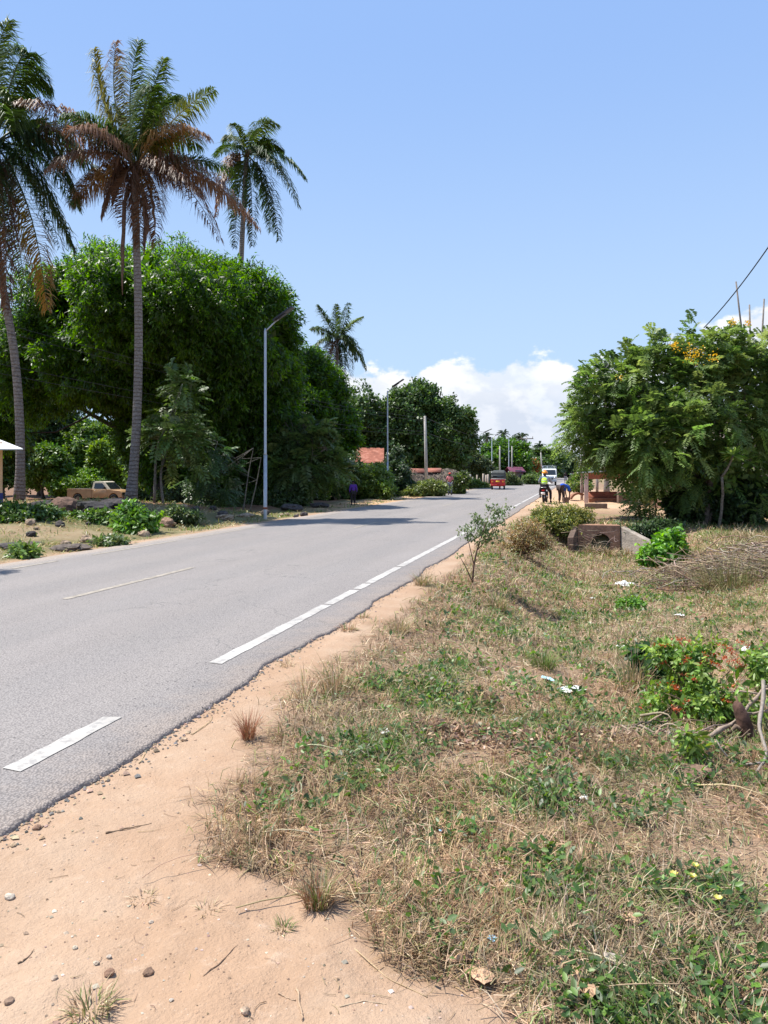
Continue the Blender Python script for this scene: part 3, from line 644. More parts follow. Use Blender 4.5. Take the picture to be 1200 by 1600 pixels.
palm('lone coconut palm against the clouds, right of the mango tree', 85, 527, 532,
    [(524, 760), (524, 660), (525, 600), (527, 560), (527, 540)],
    [(484, 512, 502, 508, G1, 1), (497, 480, 508, 498, G1, -1), (525, 474, 522, 500, G2, .5), (545, 477, 538, 498, G1, -1), (567, 492, 548, 500, G2, 1), (553, 535, 545, 512, G1, 2), (572, 577, 555, 520, G1, .5), (488, 556, 500, 520, G1, -.5), (506, 568, 508, 530, DK, 1.5), (515, 595, 516, 545, BR2, -.5), (537, 598, 536, 545, DK, .5), (550, 590, 546, 540, DK, -1), (556, 560, 546, 520, DK, 2), (522, 590, 522, 545, DK, 2), (510, 525, 516, 505, G1, 3), (545, 545, 540, 520, DK, -2)],
    .24, .16, .95, 34, wd=.11, ddspread=2)
def far_palm(label, px, py, rad, d, by=745, lean=0, col=(.045, .08, .03)):
    base = W(px + lean, 738, d); base[2] = float(H(base[0], base[1])) - .1
    t = thing('coconut_palm', label, 'coconut palm', base, 0, 'far coconut palms along the road')
    mb = MB(); c = W(px, py, d); trunk_curve(mb, [base, (base + c) / 2 + RV * .15, c], .2, .13, 8); mb.build('trunk', PALMBARK, t, smooth=True, local=base)
    k = rad * d / 1200; cr = MB()
    for i in range(20):
        a = i * 2.4; e = R.uniform(-.75, .95); dv = (RV * math.cos(a) + FV * math.sin(a)) * math.cos(e * 1.1) + np.array([0, 0, e]); dv = dv / np.linalg.norm(dv)
        p1 = c + dv * k - np.array([0, 0, k * .25]); pc = c + dv * k * .55 + np.array([0, 0, k * .22])
        f = frond(c, pc, p1, k * .26, 16, shades(1, col, .2)[0], .05, None, d * .0017, .7); cr.add(*f.get())
    cr.build('crown', PALM, t, local=base)
far_palm('coconut palm standing clear beside the crossarm pole on the left of the road', 813, 684, 15, 135)
far_palm('small coconut palm top showing above the bright round tree, under the street lamp arm', 760, 683, 12, 132, col=(.06, .10, .05))
far_palm('palm top peeping over the middle of the bright round tree', 786, 678, 11, 135, col=(.06, .1, .05))
far_palm('coconut palm top peeping over the dark far trees beyond the crossarm pole', 843, 696, 11, 200)
far_palm('coconut palm at the right end of the far left trees, above the truck', 869, 707, 13, 190)
far_palm('coconut palm behind the tall utility pole at the right of the road', 911, 697, 14, 140)
palm('dark palm showing behind the top left of the roadside cassia tree', 60, 945, 582, [(948, 760), (947, 650), (945, 590)],
    [(930, 573, 937, 568, DK), (938, 566, 941, 570, DK), (962, 572, 952, 568, DK), (968, 590, 955, 575, DK), (928, 590, 935, 578, DK), (955, 604, 950, 585, DK), (938, 606, 940, 585, DK)], .2, .13, .6, 26, wd=.08)

fr_ = []
for i in range(22):
    a = i * 2.4; rr_ = R.uniform(.75, 1.05); ex = math.cos(a) * 330 * rr_; ez = R.uniform(-.5, .6); fr_.append((-686 + ex, 33 - ez * 250 + 90, -686 + ex * .5, 33 - ez * 150 - 60, (G1, G2, DK, BR)[i % 4], math.sin(a) * 3.2 * rr_))
palm('coconut palm just beyond the left edge, its frond tips shading the near road', 12.6, -686, 33, [(-700, 850), (-695, 500), (-690, 250), (-686, 40)], fr_, .2, .13, .8, 46)
# ================================================================== TREES
MG = [(.034, .078, .008), (.046, .098, .010), (.026, .058, .007)]
# the big mango
BUMP = .8
ml = plobes(40, [(110, 500, 95, 90, -1), (200, 470, 105, 88, -4.5), (290, 488, 108, 92, -5), (380, 515, 84, 98, -4), (170, 470, 95, 80, 3), (300, 480, 110, 90, 4), (60, 560, 80, 90, 0), (422, 590, 52, 112, -2.5), (330, 600, 115, 105, -2), (170, 575, 105, 72, -2), (250, 660, 75, 90, 1), (370, 690, 88, 80, 0), (300, 740, 80, 45, 2), (10, 600, 50, 110, 3), (420, 665, 48, 100, -1)])
cw = crown_broad(ml, 34000, 9, .27, .075, MG, droop=.75, holes=.385, hs=.55, seed=1, filln=60000, inner=.8)
base = GP(248, 40); wd_ = woody(base, W(250, 600, 40), .55, ml, 16, (.05, .04, .035), .08, .2)
tree('mango_tree', 'huge dark dome shaped mango tree, bright green on top, behind the nearest palm', 'mango tree', base, cw, wd_, None, MANGO)
# its smaller neighbour to the right
l = plobes(50, [(480, 590, 38, 45, 0), (505, 620, 38, 50, 1), (470, 650, 50, 60, -1), (520, 680, 42, 50, 1), (490, 720, 50, 40, 0)])
base = GP(492, 50)
tree('mango_tree', 'second dark tree leaning against the right flank of the huge mango', 'mango tree', base, crown_broad(l, 6500, 9, .32, .10, MG, .7, .38, .6, 2, filln=5000), woody(base, W(490, 640, 50), .35, l, 8, (.06, .05, .04)), None, MANGO)
BUMP = 1.2
SG = [(.07, .13, .03), (.09, .155, .035), (.055, .10, .025)]
l = plobes(76, [(562, 652, 34, 42, 0), (605, 680, 46, 55, 1), (640, 655, 40, 45, 0), (655, 625, 26, 28, 1), (700, 660, 36, 36, 0), (690, 695, 45, 34, 0), (720, 690, 22, 30, 1), (640, 700, 50, 32, 0), (570, 672, 36, 26, 3)])
base = GP(690, 76)
tree('shade_tree', 'broad dark green tree behind the second street lamp and the thatched hut', 'tree', base, crown_broad(l, 9500, 9, .36, .20, SG, .3, .37, .55, 3, filln=6000, spread=1.4), woody(base, W(672, 690, 76), .4, l, 12, (.10, .08, .06)))
l = plobes(112, [(770, 720, 32, 24, 0), (798, 712, 28, 20, 0), (785, 709, 28, 19, 3), (812, 724, 16, 16, -2), (760, 732, 22, 18, -3)])
base = GP(790, 112)
tree('round_tree', 'bright green rounded tree behind the red tuktuk', 'tree', base, crown_broad(l, 5200, 8, .55, .3, [(.07, .15, .02), (.09, .19, .025)], .3, .37, .4, 4, filln=2500), woody(base, W(790, 715, 112), .4, l, 6))
l = plobes(97, [(722, 722, 26, 22, 0), (745, 728, 22, 16, 0), (702, 728, 22, 18, 2)])
base = GP(722, 97)
tree('scrub_tree', 'low grey green tree behind the fence posts left of the tuktuk', 'tree', base, crown_broad(l, 2600, 8, .4, .2, [(.07, .10, .035), (.09, .12, .05)], .3, .38, .5, 5, filln=900), woody(base, W(722, 725, 97), .2, l, 5))
l = plobes(165, [(840, 720, 18, 14, 0), (855, 719, 19, 13, 0), (832, 725, 14, 12, 0), (866, 727, 13, 12, 2), (848, 729, 24, 13, -3)])
base = GP(846, 165)
tree('roadside_tree', 'dark rounded tree mass above the truck on the far left verge', 'tree', base, crown_broad(l, 3200, 7, .75, .4, [(.05, .09, .02), (.065, .12, .025)], .3, .36, .3, 6, filln=1500), woody(base, W(846, 715, 165), .4, l, 5))
l = plobes(215, [(878, 727, 14, 14, 0), (889, 730, 11, 10, 0)])
base = GP(880, 215)
tree('roadside_tree', 'small far tree where the left verge meets the end of the road', 'tree', base, crown_broad(l, 1100, 7, .9, .5, [(.05, .09, .03)], .3, .3, .3, 7, filln=500), woody(base, W(880, 725, 215), .3, l, 4))
# far woods as one mass
fw = []
for px in list(range(-500, 900, 26)) + list(range(925, 1700, 26)):
    dd = R.uniform(0, 60); fw.append((px, R.uniform(716, 728) + (4 if 880 < px < 960 else 0), 24, R.uniform(12, 20), dd))
for px in range(-900, -500, 60): fw.append((px, 712, 60, 26, 0))
fw += [(905, 731, 14, 7, 40), (892, 733, 12, 6, 60), (1000, 722, 40, 16, 0)]
fl_ = plobes(330, fw); o = crown_broad(fl_, 15000, 6, 1.7, .9, [(.07, .11, .05), (.085, .12, .055), (.06, .09, .045)], .2, .3, .1, 8, filln=4000).build('far_woodland', LEAF); o['kind'] = 'stuff'; tag(o, 'hazy green line of distant woodland along the horizon', 'woodland')

# lit greenery behind the mango, seen under its canopy
BG_ = [(.10, .19, .025), (.08, .16, .02), (.13, .21, .035)]
for (lab, d, sp, n, cl, tr) in (
    ('sunlit leafy tree standing behind the pickup under the mango canopy', 72, [(150, 700, 45, 40, 0), (125, 720, 40, 36, 1), (180, 715, 36, 44, 0), (150, 745, 50, 26, -1)], 5200, BG_, (150, 700)),
    ('yellow green bushy tree behind the bonnet of the pickup', 68, [(168, 738, 26, 26, 0), (160, 712, 18, 18, 0)], 1600, [(.17, .26, .03), (.13, .22, .025)], (168, 740)),
    ('low rounded tree left of the bare trunk, behind the dirt yard', 66, [(72, 720, 30, 24, 0), (58, 735, 26, 22, 1), (88, 735, 22, 22, 0)], 2200, BG_, (68, 720)),
    ('leafy tree at the left edge between the leaning palm and the kiosk roof', 58, [(8, 640, 34, 70, 0), (-10, 700, 50, 60, 0), (22, 680, 26, 50, 1), (40, 640, 20, 40, 2)], 5200, [(.07, .13, .025), (.10, .16, .03), (.05, .10, .02)], (5, 650)),
    ('tall leafy tree behind the leaning palm trunk on the far left', 75, [(60, 650, 60, 70, 0), (30, 700, 60, 50, 2), (100, 690, 40, 50, 0)], 5200, [(.045, .085, .02)], (60, 660)),
    ('shaded tree at the back of the yard right of the nearest palm', 62, [(250, 740, 50, 34, 0), (225, 715, 30, 40, 1), (300, 735, 50, 36, 1), (350, 740, 50, 34, 2)], 3800, [(.06, .12, .02), (.10, .18, .03)], (260, 735)),
    ('dark leafy tree between the second mango and the rusty roofed house', 58, [(420, 730, 40, 40, 0), (455, 745, 40, 34, 1), (400, 760, 30, 20, 0)], 3000, [(.05, .09, .02), (.08, .14, .03)], (425, 735))):
    l = plobes(d, sp); base = GP(tr[0], d)
    tree('yard_tree', lab, 'tree', base, crown_broad(l, n, 8, .34, .17, cl, .35, .38, .6, R.integers(1, 90), filln=n // 2), woody(base, W(tr[0], tr[1], d), .16, l, 6))
for (lab, d, sp, n, cl, px) in (
    ('bright green weeds and bush left of the pickup tail', 66, [(120, 757, 34, 14, 0), (100, 762, 24, 12, -1)], 1500, [(.16, .28, .03), (.12, .22, .03)], 110),
    ('bright green bush behind the pickup load bed', 67, [(145, 750, 26, 18, 0), (132, 755, 22, 14, 0)], 1300, [(.13, .25, .03)], 145),
    ('sunlit bush beyond the yard to the right of the nearest palm trunk', 60, [(245, 762, 24, 16, 0), (262, 758, 14, 14, 0)], 1100, [(.15, .24, .04), (.2, .27, .06)], 245),
    ('pale green thicket left of the second street lamp foot', 46, [(572, 752, 34, 26, 0), (594, 748, 20, 22, 1), (555, 765, 22, 16, 0), (600, 768, 16, 14, -1)], 3800, [(.14, .22, .04), (.10, .17, .03)], 580),
    ('dark shrub thicket behind the small person in purple', 45, [(520, 745, 34, 28, 0), (500, 765, 30, 20, 0), (540, 735, 24, 26, 0), (470, 762, 30, 20, 1)], 3600, [(.045, .085, .02), (.06, .11, .025)], 515),
    ('dark bush between the second street lamp and the thatched hut', 52, [(622, 748, 20, 26, 0), (636, 764, 18, 14, 0), (615, 720, 16, 22, 1)], 2200, [(.04, .07, .025), (.05, .09, .03)], 625),
    ('olive roadside shrub sprawling in front of the thatched hut', 51, [(655, 769, 22, 9, 0), (676, 764, 22, 10, 0), (668, 760, 16, 8, .5), (640, 774, 14, 5, 0)], 2300, [(.17, .21, .05), (.13, .17, .04)], 665),
    ('rounded shrub right behind the standing person in salmon shirt', 56, [(716, 757, 12, 14, 0), (724, 748, 8, 9, 0), (706, 762, 8, 10, 1)], 1200, [(.15, .21, .04), (.07, .10, .03)], 716),
    ('low weeds at the foot of the fence posts', 78, [(738, 757, 14, 6, 0), (752, 760, 12, 4, 0), (728, 758, 10, 4, 1)], 800, [(.13, .19, .04)], 740),
    ('grey green shrub to the right of the tuktuk', 92, [(797, 749, 7, 8, 0), (806, 753, 8, 4, 0), (794, 754, 8, 5, 0)], 700, [(.13, .16, .06), (.10, .14, .05)], 803),
    ('shrub in front of the pink house wall', 100, [(826, 749, 8, 4, 0), (834, 748, 10, 6, 3), (840, 752, 7, 5, 0)], 800, [(.12, .18, .05)], 828),
    ('bush with red flowers beside the crossarm pole', 120, [(832, 730, 9, 9, 0), (826, 724, 6, 6, 0)], 600, [(.14, .17, .04), (.14, .17, .04), (.45, .10, .04)], 830),
    ('low bush behind the truck on the left verge', 130, [(852, 742, 14, 8, 0)], 500, [(.10, .17, .04)], 852),
    ('bright green hedge bush between the bending person and the shelter post', 62, [(902, 752, 12, 10, 0), (912, 745, 10, 14, 0), (895, 758, 9, 6, 0), (908, 760, 14, 6, -1)], 2000, [(.11, .19, .03), (.08, .15, .03), (.22, .24, .08)], 905)):
    l = plobes(d, sp); base = GP(px, d); sw = MB()
    for q in range(7): sw.tube(limb(base + RV * R.uniform(-.3, .3), np.array(l[q % len(l)][:3]) + rdir(1)[0] * .3, .15, 5), [.04, .03, .025, .02, .01], 5, (.12, .09, .06))
    s_ = d / 1200
    shrub('bush', lab, 'bush', base, crown_broad(l, n, 7, max(.16, 4.2 * s_), max(.08, 2.1 * s_), cl, .3, .38, 1.1, R.integers(1, 90), filln=n // 4, shell=(.55, 1.15)), sw)
# feathery young trees by the verge
def feather_tree(label, d, base_px, lobes_px, stems, n, cols, r0=.05, slen=.42, name='feathery_tree', cat='young tree', fill=60, pairs=6):
    l = plobes(d, lobes_px); base = GP(base_px, d); mb = MB()
    for s in stems:
        P = [GP(s[0][0], d) - [0, 0, .05]] + [W(p[0], p[1], d) for p in s[1:]]
        q = np.array(P); t = np.linspace(0, 1, 14); s0 = np.linspace(0, 1, len(q)); Q = np.stack([np.interp(t, s0, q[:, k]) for k in range(3)], -1); Q[1:-1] = (Q[:-2] + Q[1:-1] + Q[2:]) / 3
        mb.tube(Q, r0 * (1 - .75 * t), 7, (.20, .18, .15))
    for q in range(len(l) * 3):
        a = l[q % len(l)]; e = np.array(a[:3]) + rdir(1)[0] * np.array(a[3:6]) * .7; s = stems[q % len(stems)]; k = s[min(len(s) - 1, 1 + q % (len(s) - 1))]
        mb.tube(limb(W(k[0], k[1], d), e, .12, 5), r0 * .3 * np.array([1, .8, .6, .4, .2]), 4, (.20, .18, .15))
    return tree(name, label, cat, base, crown_pinnate(l, n, slen, pairs, cols, .34, 1.2, R.integers(1, 80), fill=fill, fl=.3), mb)
CS = [(.10, .165, .04), (.075, .13, .03), (.13, .19, .06)]
feather_tree('slender young tree with feathery leaves just right of the nearest palm trunk', 28, 243,
    [(288, 605, 20, 30, 0), (278, 640, 24, 26, 0), (262, 680, 36, 20, 0), (290, 690, 22, 20, .5), (235, 690, 16, 12, 0), (285, 720, 22, 12, 0), (258, 715, 22, 12, -.4)],
    [[(241, 795), (244, 700), (258, 670), (285, 600)], [(255, 795), (250, 740), (262, 700), (285, 700)]], 400, CS, .055, .55, fill=0)
feather_tree('feathery young tree in half shade, left of the street lamp nearest to the camera', 30, 330,
    [(325, 700, 30, 18, 0), (305, 740, 30, 14, 0), (352, 735, 26, 16, .5), (335, 765, 30, 12, 0), (300, 668, 18, 14, 0)],
    [[(318, 800), (325, 740), (340, 690)], [(380, 800), (388, 740), (396, 700)], [(390, 800), (402, 750), (408, 715)]], 260, [(.06, .11, .035), (.05, .09, .03)], .03, .5, fill=0)
feather_tree('cassia tree with hanging feathery leaves right of the street lamp nearest to the camera', 37, 460,
    [(465, 690, 34, 22, 0), (440, 705, 22, 18, 0), (500, 700, 26, 22, 0), (485, 670, 24, 16, 0), (470, 735, 44, 18, 0), (520, 735, 26, 18, .5), (455, 660, 16, 12, 0), (425, 620, 10, 14, 0)],
    [[(458, 800), (457, 750), (462, 700), (482, 660)], [(462, 800), (463, 760), (480, 720), (510, 700)]], 1150, [(.085, .14, .035), (.11, .17, .045), (.065, .105, .03)], .14, .6, 'cassia_tree', 'cassia tree', 90)
# the roadside cassia on the right
BUMP = 1.9
CR = [(.13, .19, .055), (.10, .16, .04), (.18, .25, .08), (.07, .115, .03)]
l = plobes(27, [(935, 628, 34, 40, 0), (978, 585, 38, 38, 0), (925, 688, 26, 30, .5), (960, 670, 60, 50, 1), (1040, 600, 60, 60, 0), (1030, 680, 75, 60, -1), (1095, 560, 40, 40, 0), (1140, 560, 42, 42, .5), (1180, 620, 50, 90, 0), (1110, 640, 70, 70, 0), (990, 730, 38, 22, 0), (1065, 742, 55, 42, 1.5), (1150, 760, 60, 60, 1), (1215, 700, 60, 110, 1), (1240, 600, 60, 80, 1), (1048, 545, 18, 22, 0), (1000, 560, 18, 26, 0), (1100, 525, 14, 22, 0), (1142, 510, 12, 22, 0), (915, 605, 20, 12, 0), (905, 655, 16, 12, 0), (1045, 775, 42, 32, 1.5), (1185, 775, 50, 50, 0), (1120, 742, 58, 46, -.4)])
base = GP(1098, 27)
cw = crown_pinnate(l, 9600, .46, 7, CR, .41, .9, 33, droop=.3, lw=.32, fill=4500, fl=.3, inner=.78, shell=(.66, 1.12))
wd_ = woody(base, W(1090, 660, 27), .13, l[:13], 16, (.15, .12, .10), .06, .25)
wd_.tube(limb(base + RV * .15, W(1150, 600, 27.4), .1, 8), .09 * np.linspace(1, .35, 8), 7, (.14, .11, .09))
wd_.tube(limb(W(1085, 770, 27), W(1150, 660, 26.6), .1, 8), .07 * np.linspace(1, .35, 8), 7, (.14, .11, .09))
cassia = tree('cassia_tree', 'large leafy cassia tree with yellow blossoms on the right, over the shelter roof', 'cassia tree', base, cw, wd_, None, LEAFW)
for (px, py, n, r_) in ((1082, 553, 120, .26), (1116, 558, 50, .13), (1055, 540, 50, .12), (1168, 505, 50, .10), (1145, 503, 50, .12), (968, 590, 14, .08)):
    f = MB(); c0 = W(px, py, 25.0) if py > 520 else W(px, py, 26.6); P_ = c0 + R.normal(size=(n, 3)) * r_ * .6; leaf_quads(f, P_, rdir(n), rdir(n), .055, .05, shades(n, (.72, .44, .02), .15)); f.build('blossom', LEAF, cassia, local=base)
# dark undergrowth under the cassia
BUMP = 1.4
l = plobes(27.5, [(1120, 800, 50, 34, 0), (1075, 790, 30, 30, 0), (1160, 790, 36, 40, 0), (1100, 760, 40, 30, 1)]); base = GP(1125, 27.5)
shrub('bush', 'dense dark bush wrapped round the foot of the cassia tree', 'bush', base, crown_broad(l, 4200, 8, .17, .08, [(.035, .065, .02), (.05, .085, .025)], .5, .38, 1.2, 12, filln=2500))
# ================================================================== LAMPS, POLES, WIRES
def lamp_post():
    t = thing('street_lamp', 'x', 'street lamp', (0, 0, 0), 0, 'solar street lamps along the left verge')
    p = MB(); p.tube([(0, 0, -.3), (0, 0, 0), (0, 0, 2.2)], .062, 12); p.tube([(0, 0, 2.2), (0, 0, 2.25), (0, 0, 6.4), (0, 0, 6.48)], [.062, .046, .042, .02], 12); p.build('pole', M['galv'], t, smooth=True)
    p = MB(); p.tube([(-.02, 0, 6.36), (.10, 0, 6.46), (.46, 0, 6.78)], .026, 8); p.build('arm', M['galv'], t, smooth=True)
    a = math.radians(32); h = MB(); tl = Matrix.Rotation(-a, 3, 'Y')
    h.box((.66, 0, 6.93), (.82, .30, .045), tilt=tl); h.box((.56, 0, 6.83), (.40, .16, .05), tilt=tl); h.build('lamp_head', M['panel'], t, bevel=.008)
    c = MB(); c.box((.42, 0, 6.75), (.10, .07, .07), tilt=tl); c.build('bracket', M['galv'], t)
    f = MB(); f.tube([(0, 0, .35), (0, 0, .43)], .066, 12); f.build('collar', M['rust'], t)
    return t
L0 = lamp_post()
LL = [(414.5, 26.0, 0, 'nearest solar street lamp, on the left verge in front of the big mango'), (605.5, 46.5, 0, 'second solar street lamp from the camera, in front of the broad dark green tree'), (750, 98, 0, 'street lamp beside the fence posts, left of the bright round tree'),
      (768.5, 105, .06, 'street lamp rising just behind the tuktuk roof'), (795, 107, .05, 'street lamp mostly hidden in the crown of the bright round tree'), (842, 190, 0, 'small far street lamp just left of the leaning pole over the truck'), (855, 235, 0, 'far street lamp above the truck roof'), (832, 165, -.2, 'thin street lamp in front of the dark far trees')]
for i, (px, d, tw, lab) in enumerate(LL):
    o = L0 if i == 0 else copy_tree(L0); p = GP(px, d); o.location = p; o.rotation_euler = (0, 0, TH - .25 + tw); o['label'] = lab; o.scale = (1, 1, 1) if d < 60 else (1.5, 1.9, 1)
def upole(label, px, d, ytop, r=.11, arm=0, lean=0, name='utility_pole', mt='pole', group='poles carrying the overhead wires'):
    b = GP(px, d); top = W(px + lean, ytop, d); t = thing(name, label, 'pole', b, 0, group)
    m_ = MB(); m_.tube([b - [0, 0, .2], b * .5 + top * .5, top], [r, r * .85, r * .7], 10); m_.build('pole_shaft', M[mt], t, smooth=True, local=b)
    if arm:
        a = MB(); a.box((top - [0, 0, .25]), (arm, .12, .14), TH); a.build('crossarm', M['wood'], t, local=b)
        i_ = MB()
        for q in (-.45, 0, .45): i_.tube([top + RV * arm * q - [0, 0, .2], top + RV * arm * q + [0, 0, .12]], .05, 6)
        i_.build('insulator', M['darkconc'], t, local=b)
    return top
pt = upole('concrete pole between the second street lamp and the person in salmon shirt', 667, 57, 650, .13, lean=-3)
upole('weathered pole in front of the bright round tree, just right of the tuktuk roof lamp', 781, 103, 697, .13)
upole('thin pole in front of the right half of the bright round tree', 800, 106, 697, .12)
upole('tall dark pole with crossarm beside the clear coconut palm', 823, 128, 683, .15, 2.2)
upole('dark pole standing next to the crossarm pole, carrying nothing', 819, 135, 700, .12, mt='wood')
upole('leaning pale pole rising over the cab of the truck', 848, 138, 707, .15, lean=-3)
upole('short pale pole in front of the dark far trees', 833, 160, 714, .13)
ptr = upole('tall pole with wide crossarm at the right of the road, over the shelter roof', 908, 128, 688, .2, 3.0)
upole('smaller far pole left of the tall crossarm pole on the right', 905, 230, 716, .2, 3.0)
def wire(label, a, b, sag, r=.011, group='overhead wires'):
    t = np.linspace(0, 1, 30)[:, None]; P_ = a * (1 - t) + b * t; P_[:, 2] -= (4 * sag * t * (1 - t))[:, 0]
    m_ = MB(); m_.tube(P_ - a, r, 5); o = m_.build('overhead_wire', M['wire'], None, loc=a); tag(o, label, 'wire', group)
off = np.array([0, 0, .0])
lo_ = W(-260, 430, 21)
for k, (dz, lab) in enumerate(((0, 'topmost of the thin wires crossing in front of the mango tree'), (-.22, 'second wire from the top across the mango tree'), (-1.1, 'third wire down, crossing the mango and the feathery tree'), (-1.35, 'lowest wire across the front of the mango tree'))):
    wire(lab, lo_ + [0, 0, dz * 1.3], pt + [0, 0, dz * .9 - .15], .55, .009)
for k, (dz, lab) in enumerate(((-.1, 'upper wire running on from the concrete pole towards the crossarm pole'), (-1.2, 'lower wire running on from the concrete pole towards the crossarm pole'))): wire(lab, pt + [0, 0, dz], W(823, 686, 128) + [0, 0, dz], 1.0, .016)
wire('wire in the sky from the crossarm pole up over the broad tree', W(823, 686, 128), W(600, 655, 60) + FV * 3 + [0, 0, 1.5], .5, .018)
wire('faint wire sloping across the pale sky left of the tall right hand pole', W(858, 702, 150), ptr + RV * -1.2 + [0, 0, .1] + RV * 6 + [0, 0, 4.5], 1.2, .018)
wire('black cable slanting down from the top right into the cassia tree', W(1420, 20, 14), W(1100, 512, 26.5), .5, .018, None)

# ================================================================== BUILDINGS
# kiosk at the left edge
b = GP(-60, 22, .0); t = thing('kiosk', 'small kiosk at the left edge with white metal eave, peach and dark blue wall', 'kiosk', b)
cz = float(b[2]); w0 = W(4, 738, 21.6)
def wallbox(mb, pa, pb, z0, z1, th):
    c = (pa + pb) / 2; v = (pb - pa)[:2]; ln = float(np.linalg.norm(v)); mb.box((c[0], c[1], (z0 + z1) / 2), (ln, th, z1 - z0), math.atan2(v[1], v[0]))
pa = W(4, 738, 21.6); pb = W(-200, 738, 21.9); pc_ = W(-30, 738, 25)
def wbox(name, z0, z1, mt, g):
    A = [pb, pa, pc_, W(-230, 738, 25)]; cen = sum(A) / 4; V = []
    for z in (z0, z1):
        for q in A: v = q + (q - cen) / np.linalg.norm(q - cen) * g; V.append((v[0] - b[0], v[1] - b[1], z - b[2]))
    poly(name, V, [(0, 1, 2, 3), (4, 5, 6, 7), (0, 1, 5, 4), (1, 2, 6, 5), (2, 3, 7, 6), (3, 0, 4, 7)], M[mt], t)
wbox('upper_wall', 1.02, 2.45, 'peach', 0); wbox('lower_wall', -.3, 1.017, 'blue', .02)
q = [W(36, 703, 20.8), W(-12, 684, 22.8), W(-260, 684, 22.8), W(-210, 703, 20.8)]
V = [p - b for p in q] + [p - b + [0, 0, .035] for p in q]
poly('roof', V, [(0, 1, 2, 3), (4, 5, 6, 7), (0, 1, 5, 4), (1, 2, 6, 5), (2, 3, 7, 6), (3, 0, 4, 7)], M['white'], t)
def gable(name, label, cx, d, wpx, ywall, yeave, yridge, depth, wallm, roofm, rz=0, door=True, winm='glass'):
    base = GP(cx, d); k = d / 1200; hw = wpx * k / 2; t = thing(name, label, 'house', base, TH + rz)
    ze = CAM_H - (yeave - 738) * k - base[2]; zr = CAM_H - (yridge - 738) * k - base[2]
    mb = MB(); mb.box((0, depth / 2, ze / 2 - .2), (hw * 2 - .6, depth, ze + .4)); mb.build('wall', M[wallm], t)
    V = [(-hw, -.4, ze), (hw, -.4, ze), (hw, depth / 2, zr), (-hw, depth / 2, zr), (hw, depth + .4, ze), (-hw, depth + .4, ze)]
    V += [(x, y, z + .06) for x, y, z in V]
    poly('roof', V, [(0, 1, 2, 3), (3, 2, 4, 5), (6, 7, 8, 9), (9, 8, 10, 11), (0, 1, 7, 6), (4, 5, 11, 10), (1, 2, 8, 7), (2, 4, 10, 8), (0, 3, 9, 6), (3, 5, 11, 9)], M[roofm], t)
    gb = poly('gable', [(-hw + .3, .02, ze), (-hw + .3, depth - .02, ze), (-hw + .3, depth / 2, zr - .08), (hw - .3, .02, ze), (hw - .3, depth - .02, ze), (hw - .3, depth / 2, zr - .08)], [(0, 1, 2), (3, 4, 5)], M[wallm], t)
    if door: m_ = MB(); m_.box((hw * .1, -.02, .95), (.85, .05, 1.9)); m_.build('door', M['wood'], t)
    for s in (-.6, .6): m_ = MB(); m_.box((hw * s, -.02, ze * .55), (.8, .05, .7)); m_.build('window', M[winm], t)
    return t
gable('farm_house', 'house with rusty red iron roof showing through the trees behind the pale thicket', 552, 70, 96, 742, 724, 699, 6, 'mud', 'rust')
gable('pink_house', 'pink walled house behind the shrubs right of the tuktuk', 809, 104, 24, 752, 738, 730, 5, 'pink', 'maroon')
gable('village_house', 'small house with whitish roof just behind the pink house', 821, 112, 16, 752, 736, 728, 5, 'fascia', 'pale')
gable('village_house', 'far little house with pale red roof at the end of the road', 894, 260, 15, 745, 736, 731, 7, 'white', 'rust')
gable('village_house', 'pale house half hidden behind the cassia tree on the right edge', 1160, 38, 250, 800, 650, 600, 6, 'whitewash', 'tin', 0)
# thatched hut with rusty sheets
base = GP(668, 60); t = thing('thatched_hut', 'low sagging thatched hut with rusty iron sheets on top, behind the olive shrub', 'hut', base, TH)
mb = MB(); mb.box((0, 1.6, .35), (3.6, 2.8, 1.3)); mb.build('wall', M['mud'], t)
n = 13; V = []; 
for j in range(5):
    for i in range(n):
        u = i / (n - 1); v = j / 4; V.append(((u - .5) * 5.0, -.5 + v * 4.2, .75 + (1.0 + .25 * math.sin(u * 9)) * math.sin(math.pi * min(1, v * 1.02 + .0)) ** .8 * (1 - .75 * abs(u - .5) ** 1.5) + R.uniform(-.07, .07)))
F = [(j * n + i, j * n + i + 1, (j + 1) * n + i + 1, (j + 1) * n + i) for j in range(4) for i in range(n - 1)]
o = poly('roof', V, F, M['thatch'], t); md = o.modifiers.new('thick', 'SOLIDIFY'); md.thickness = .22; md.offset = -1
for (x, y, z, sx, rx) in ((-1.0, .9, 1.66, 1.7, .12), (.5, 1.0, 1.70, 1.3, -.1), (1.7, 1.0, 1.58, .9, .2)):
    m_ = MB(); m_.box((x, y, z), (sx, 1.0, .04), rx, tilt=Matrix.Rotation(.32, 3, 'X')); m_.build('iron_sheet', M['rust'], t)
th = MB(); k = 1500; P_ = np.stack([R.uniform(-2.5, 2.5, k), R.uniform(-.6, 2.2, k), np.zeros(k)], -1); u = P_[:, 0] / 5 + .5; v = (P_[:, 1] + .5) / 4.2
P_[:, 2] = .80 + (1.0 + .25 * np.sin(u * 9)) * np.sin(np.pi * np.clip(v, 0, 1)) ** .8 * (1 - .75 * np.abs(u - .5) ** 1.5); leaf_quads(th, P_, np.array([0, -.7, -.5]) + rdir(k) * .5, rdir(k), .5, .05, shades(k, (.17, .14, .11), .4)); th.build('loose_thatch', STRAW, t)
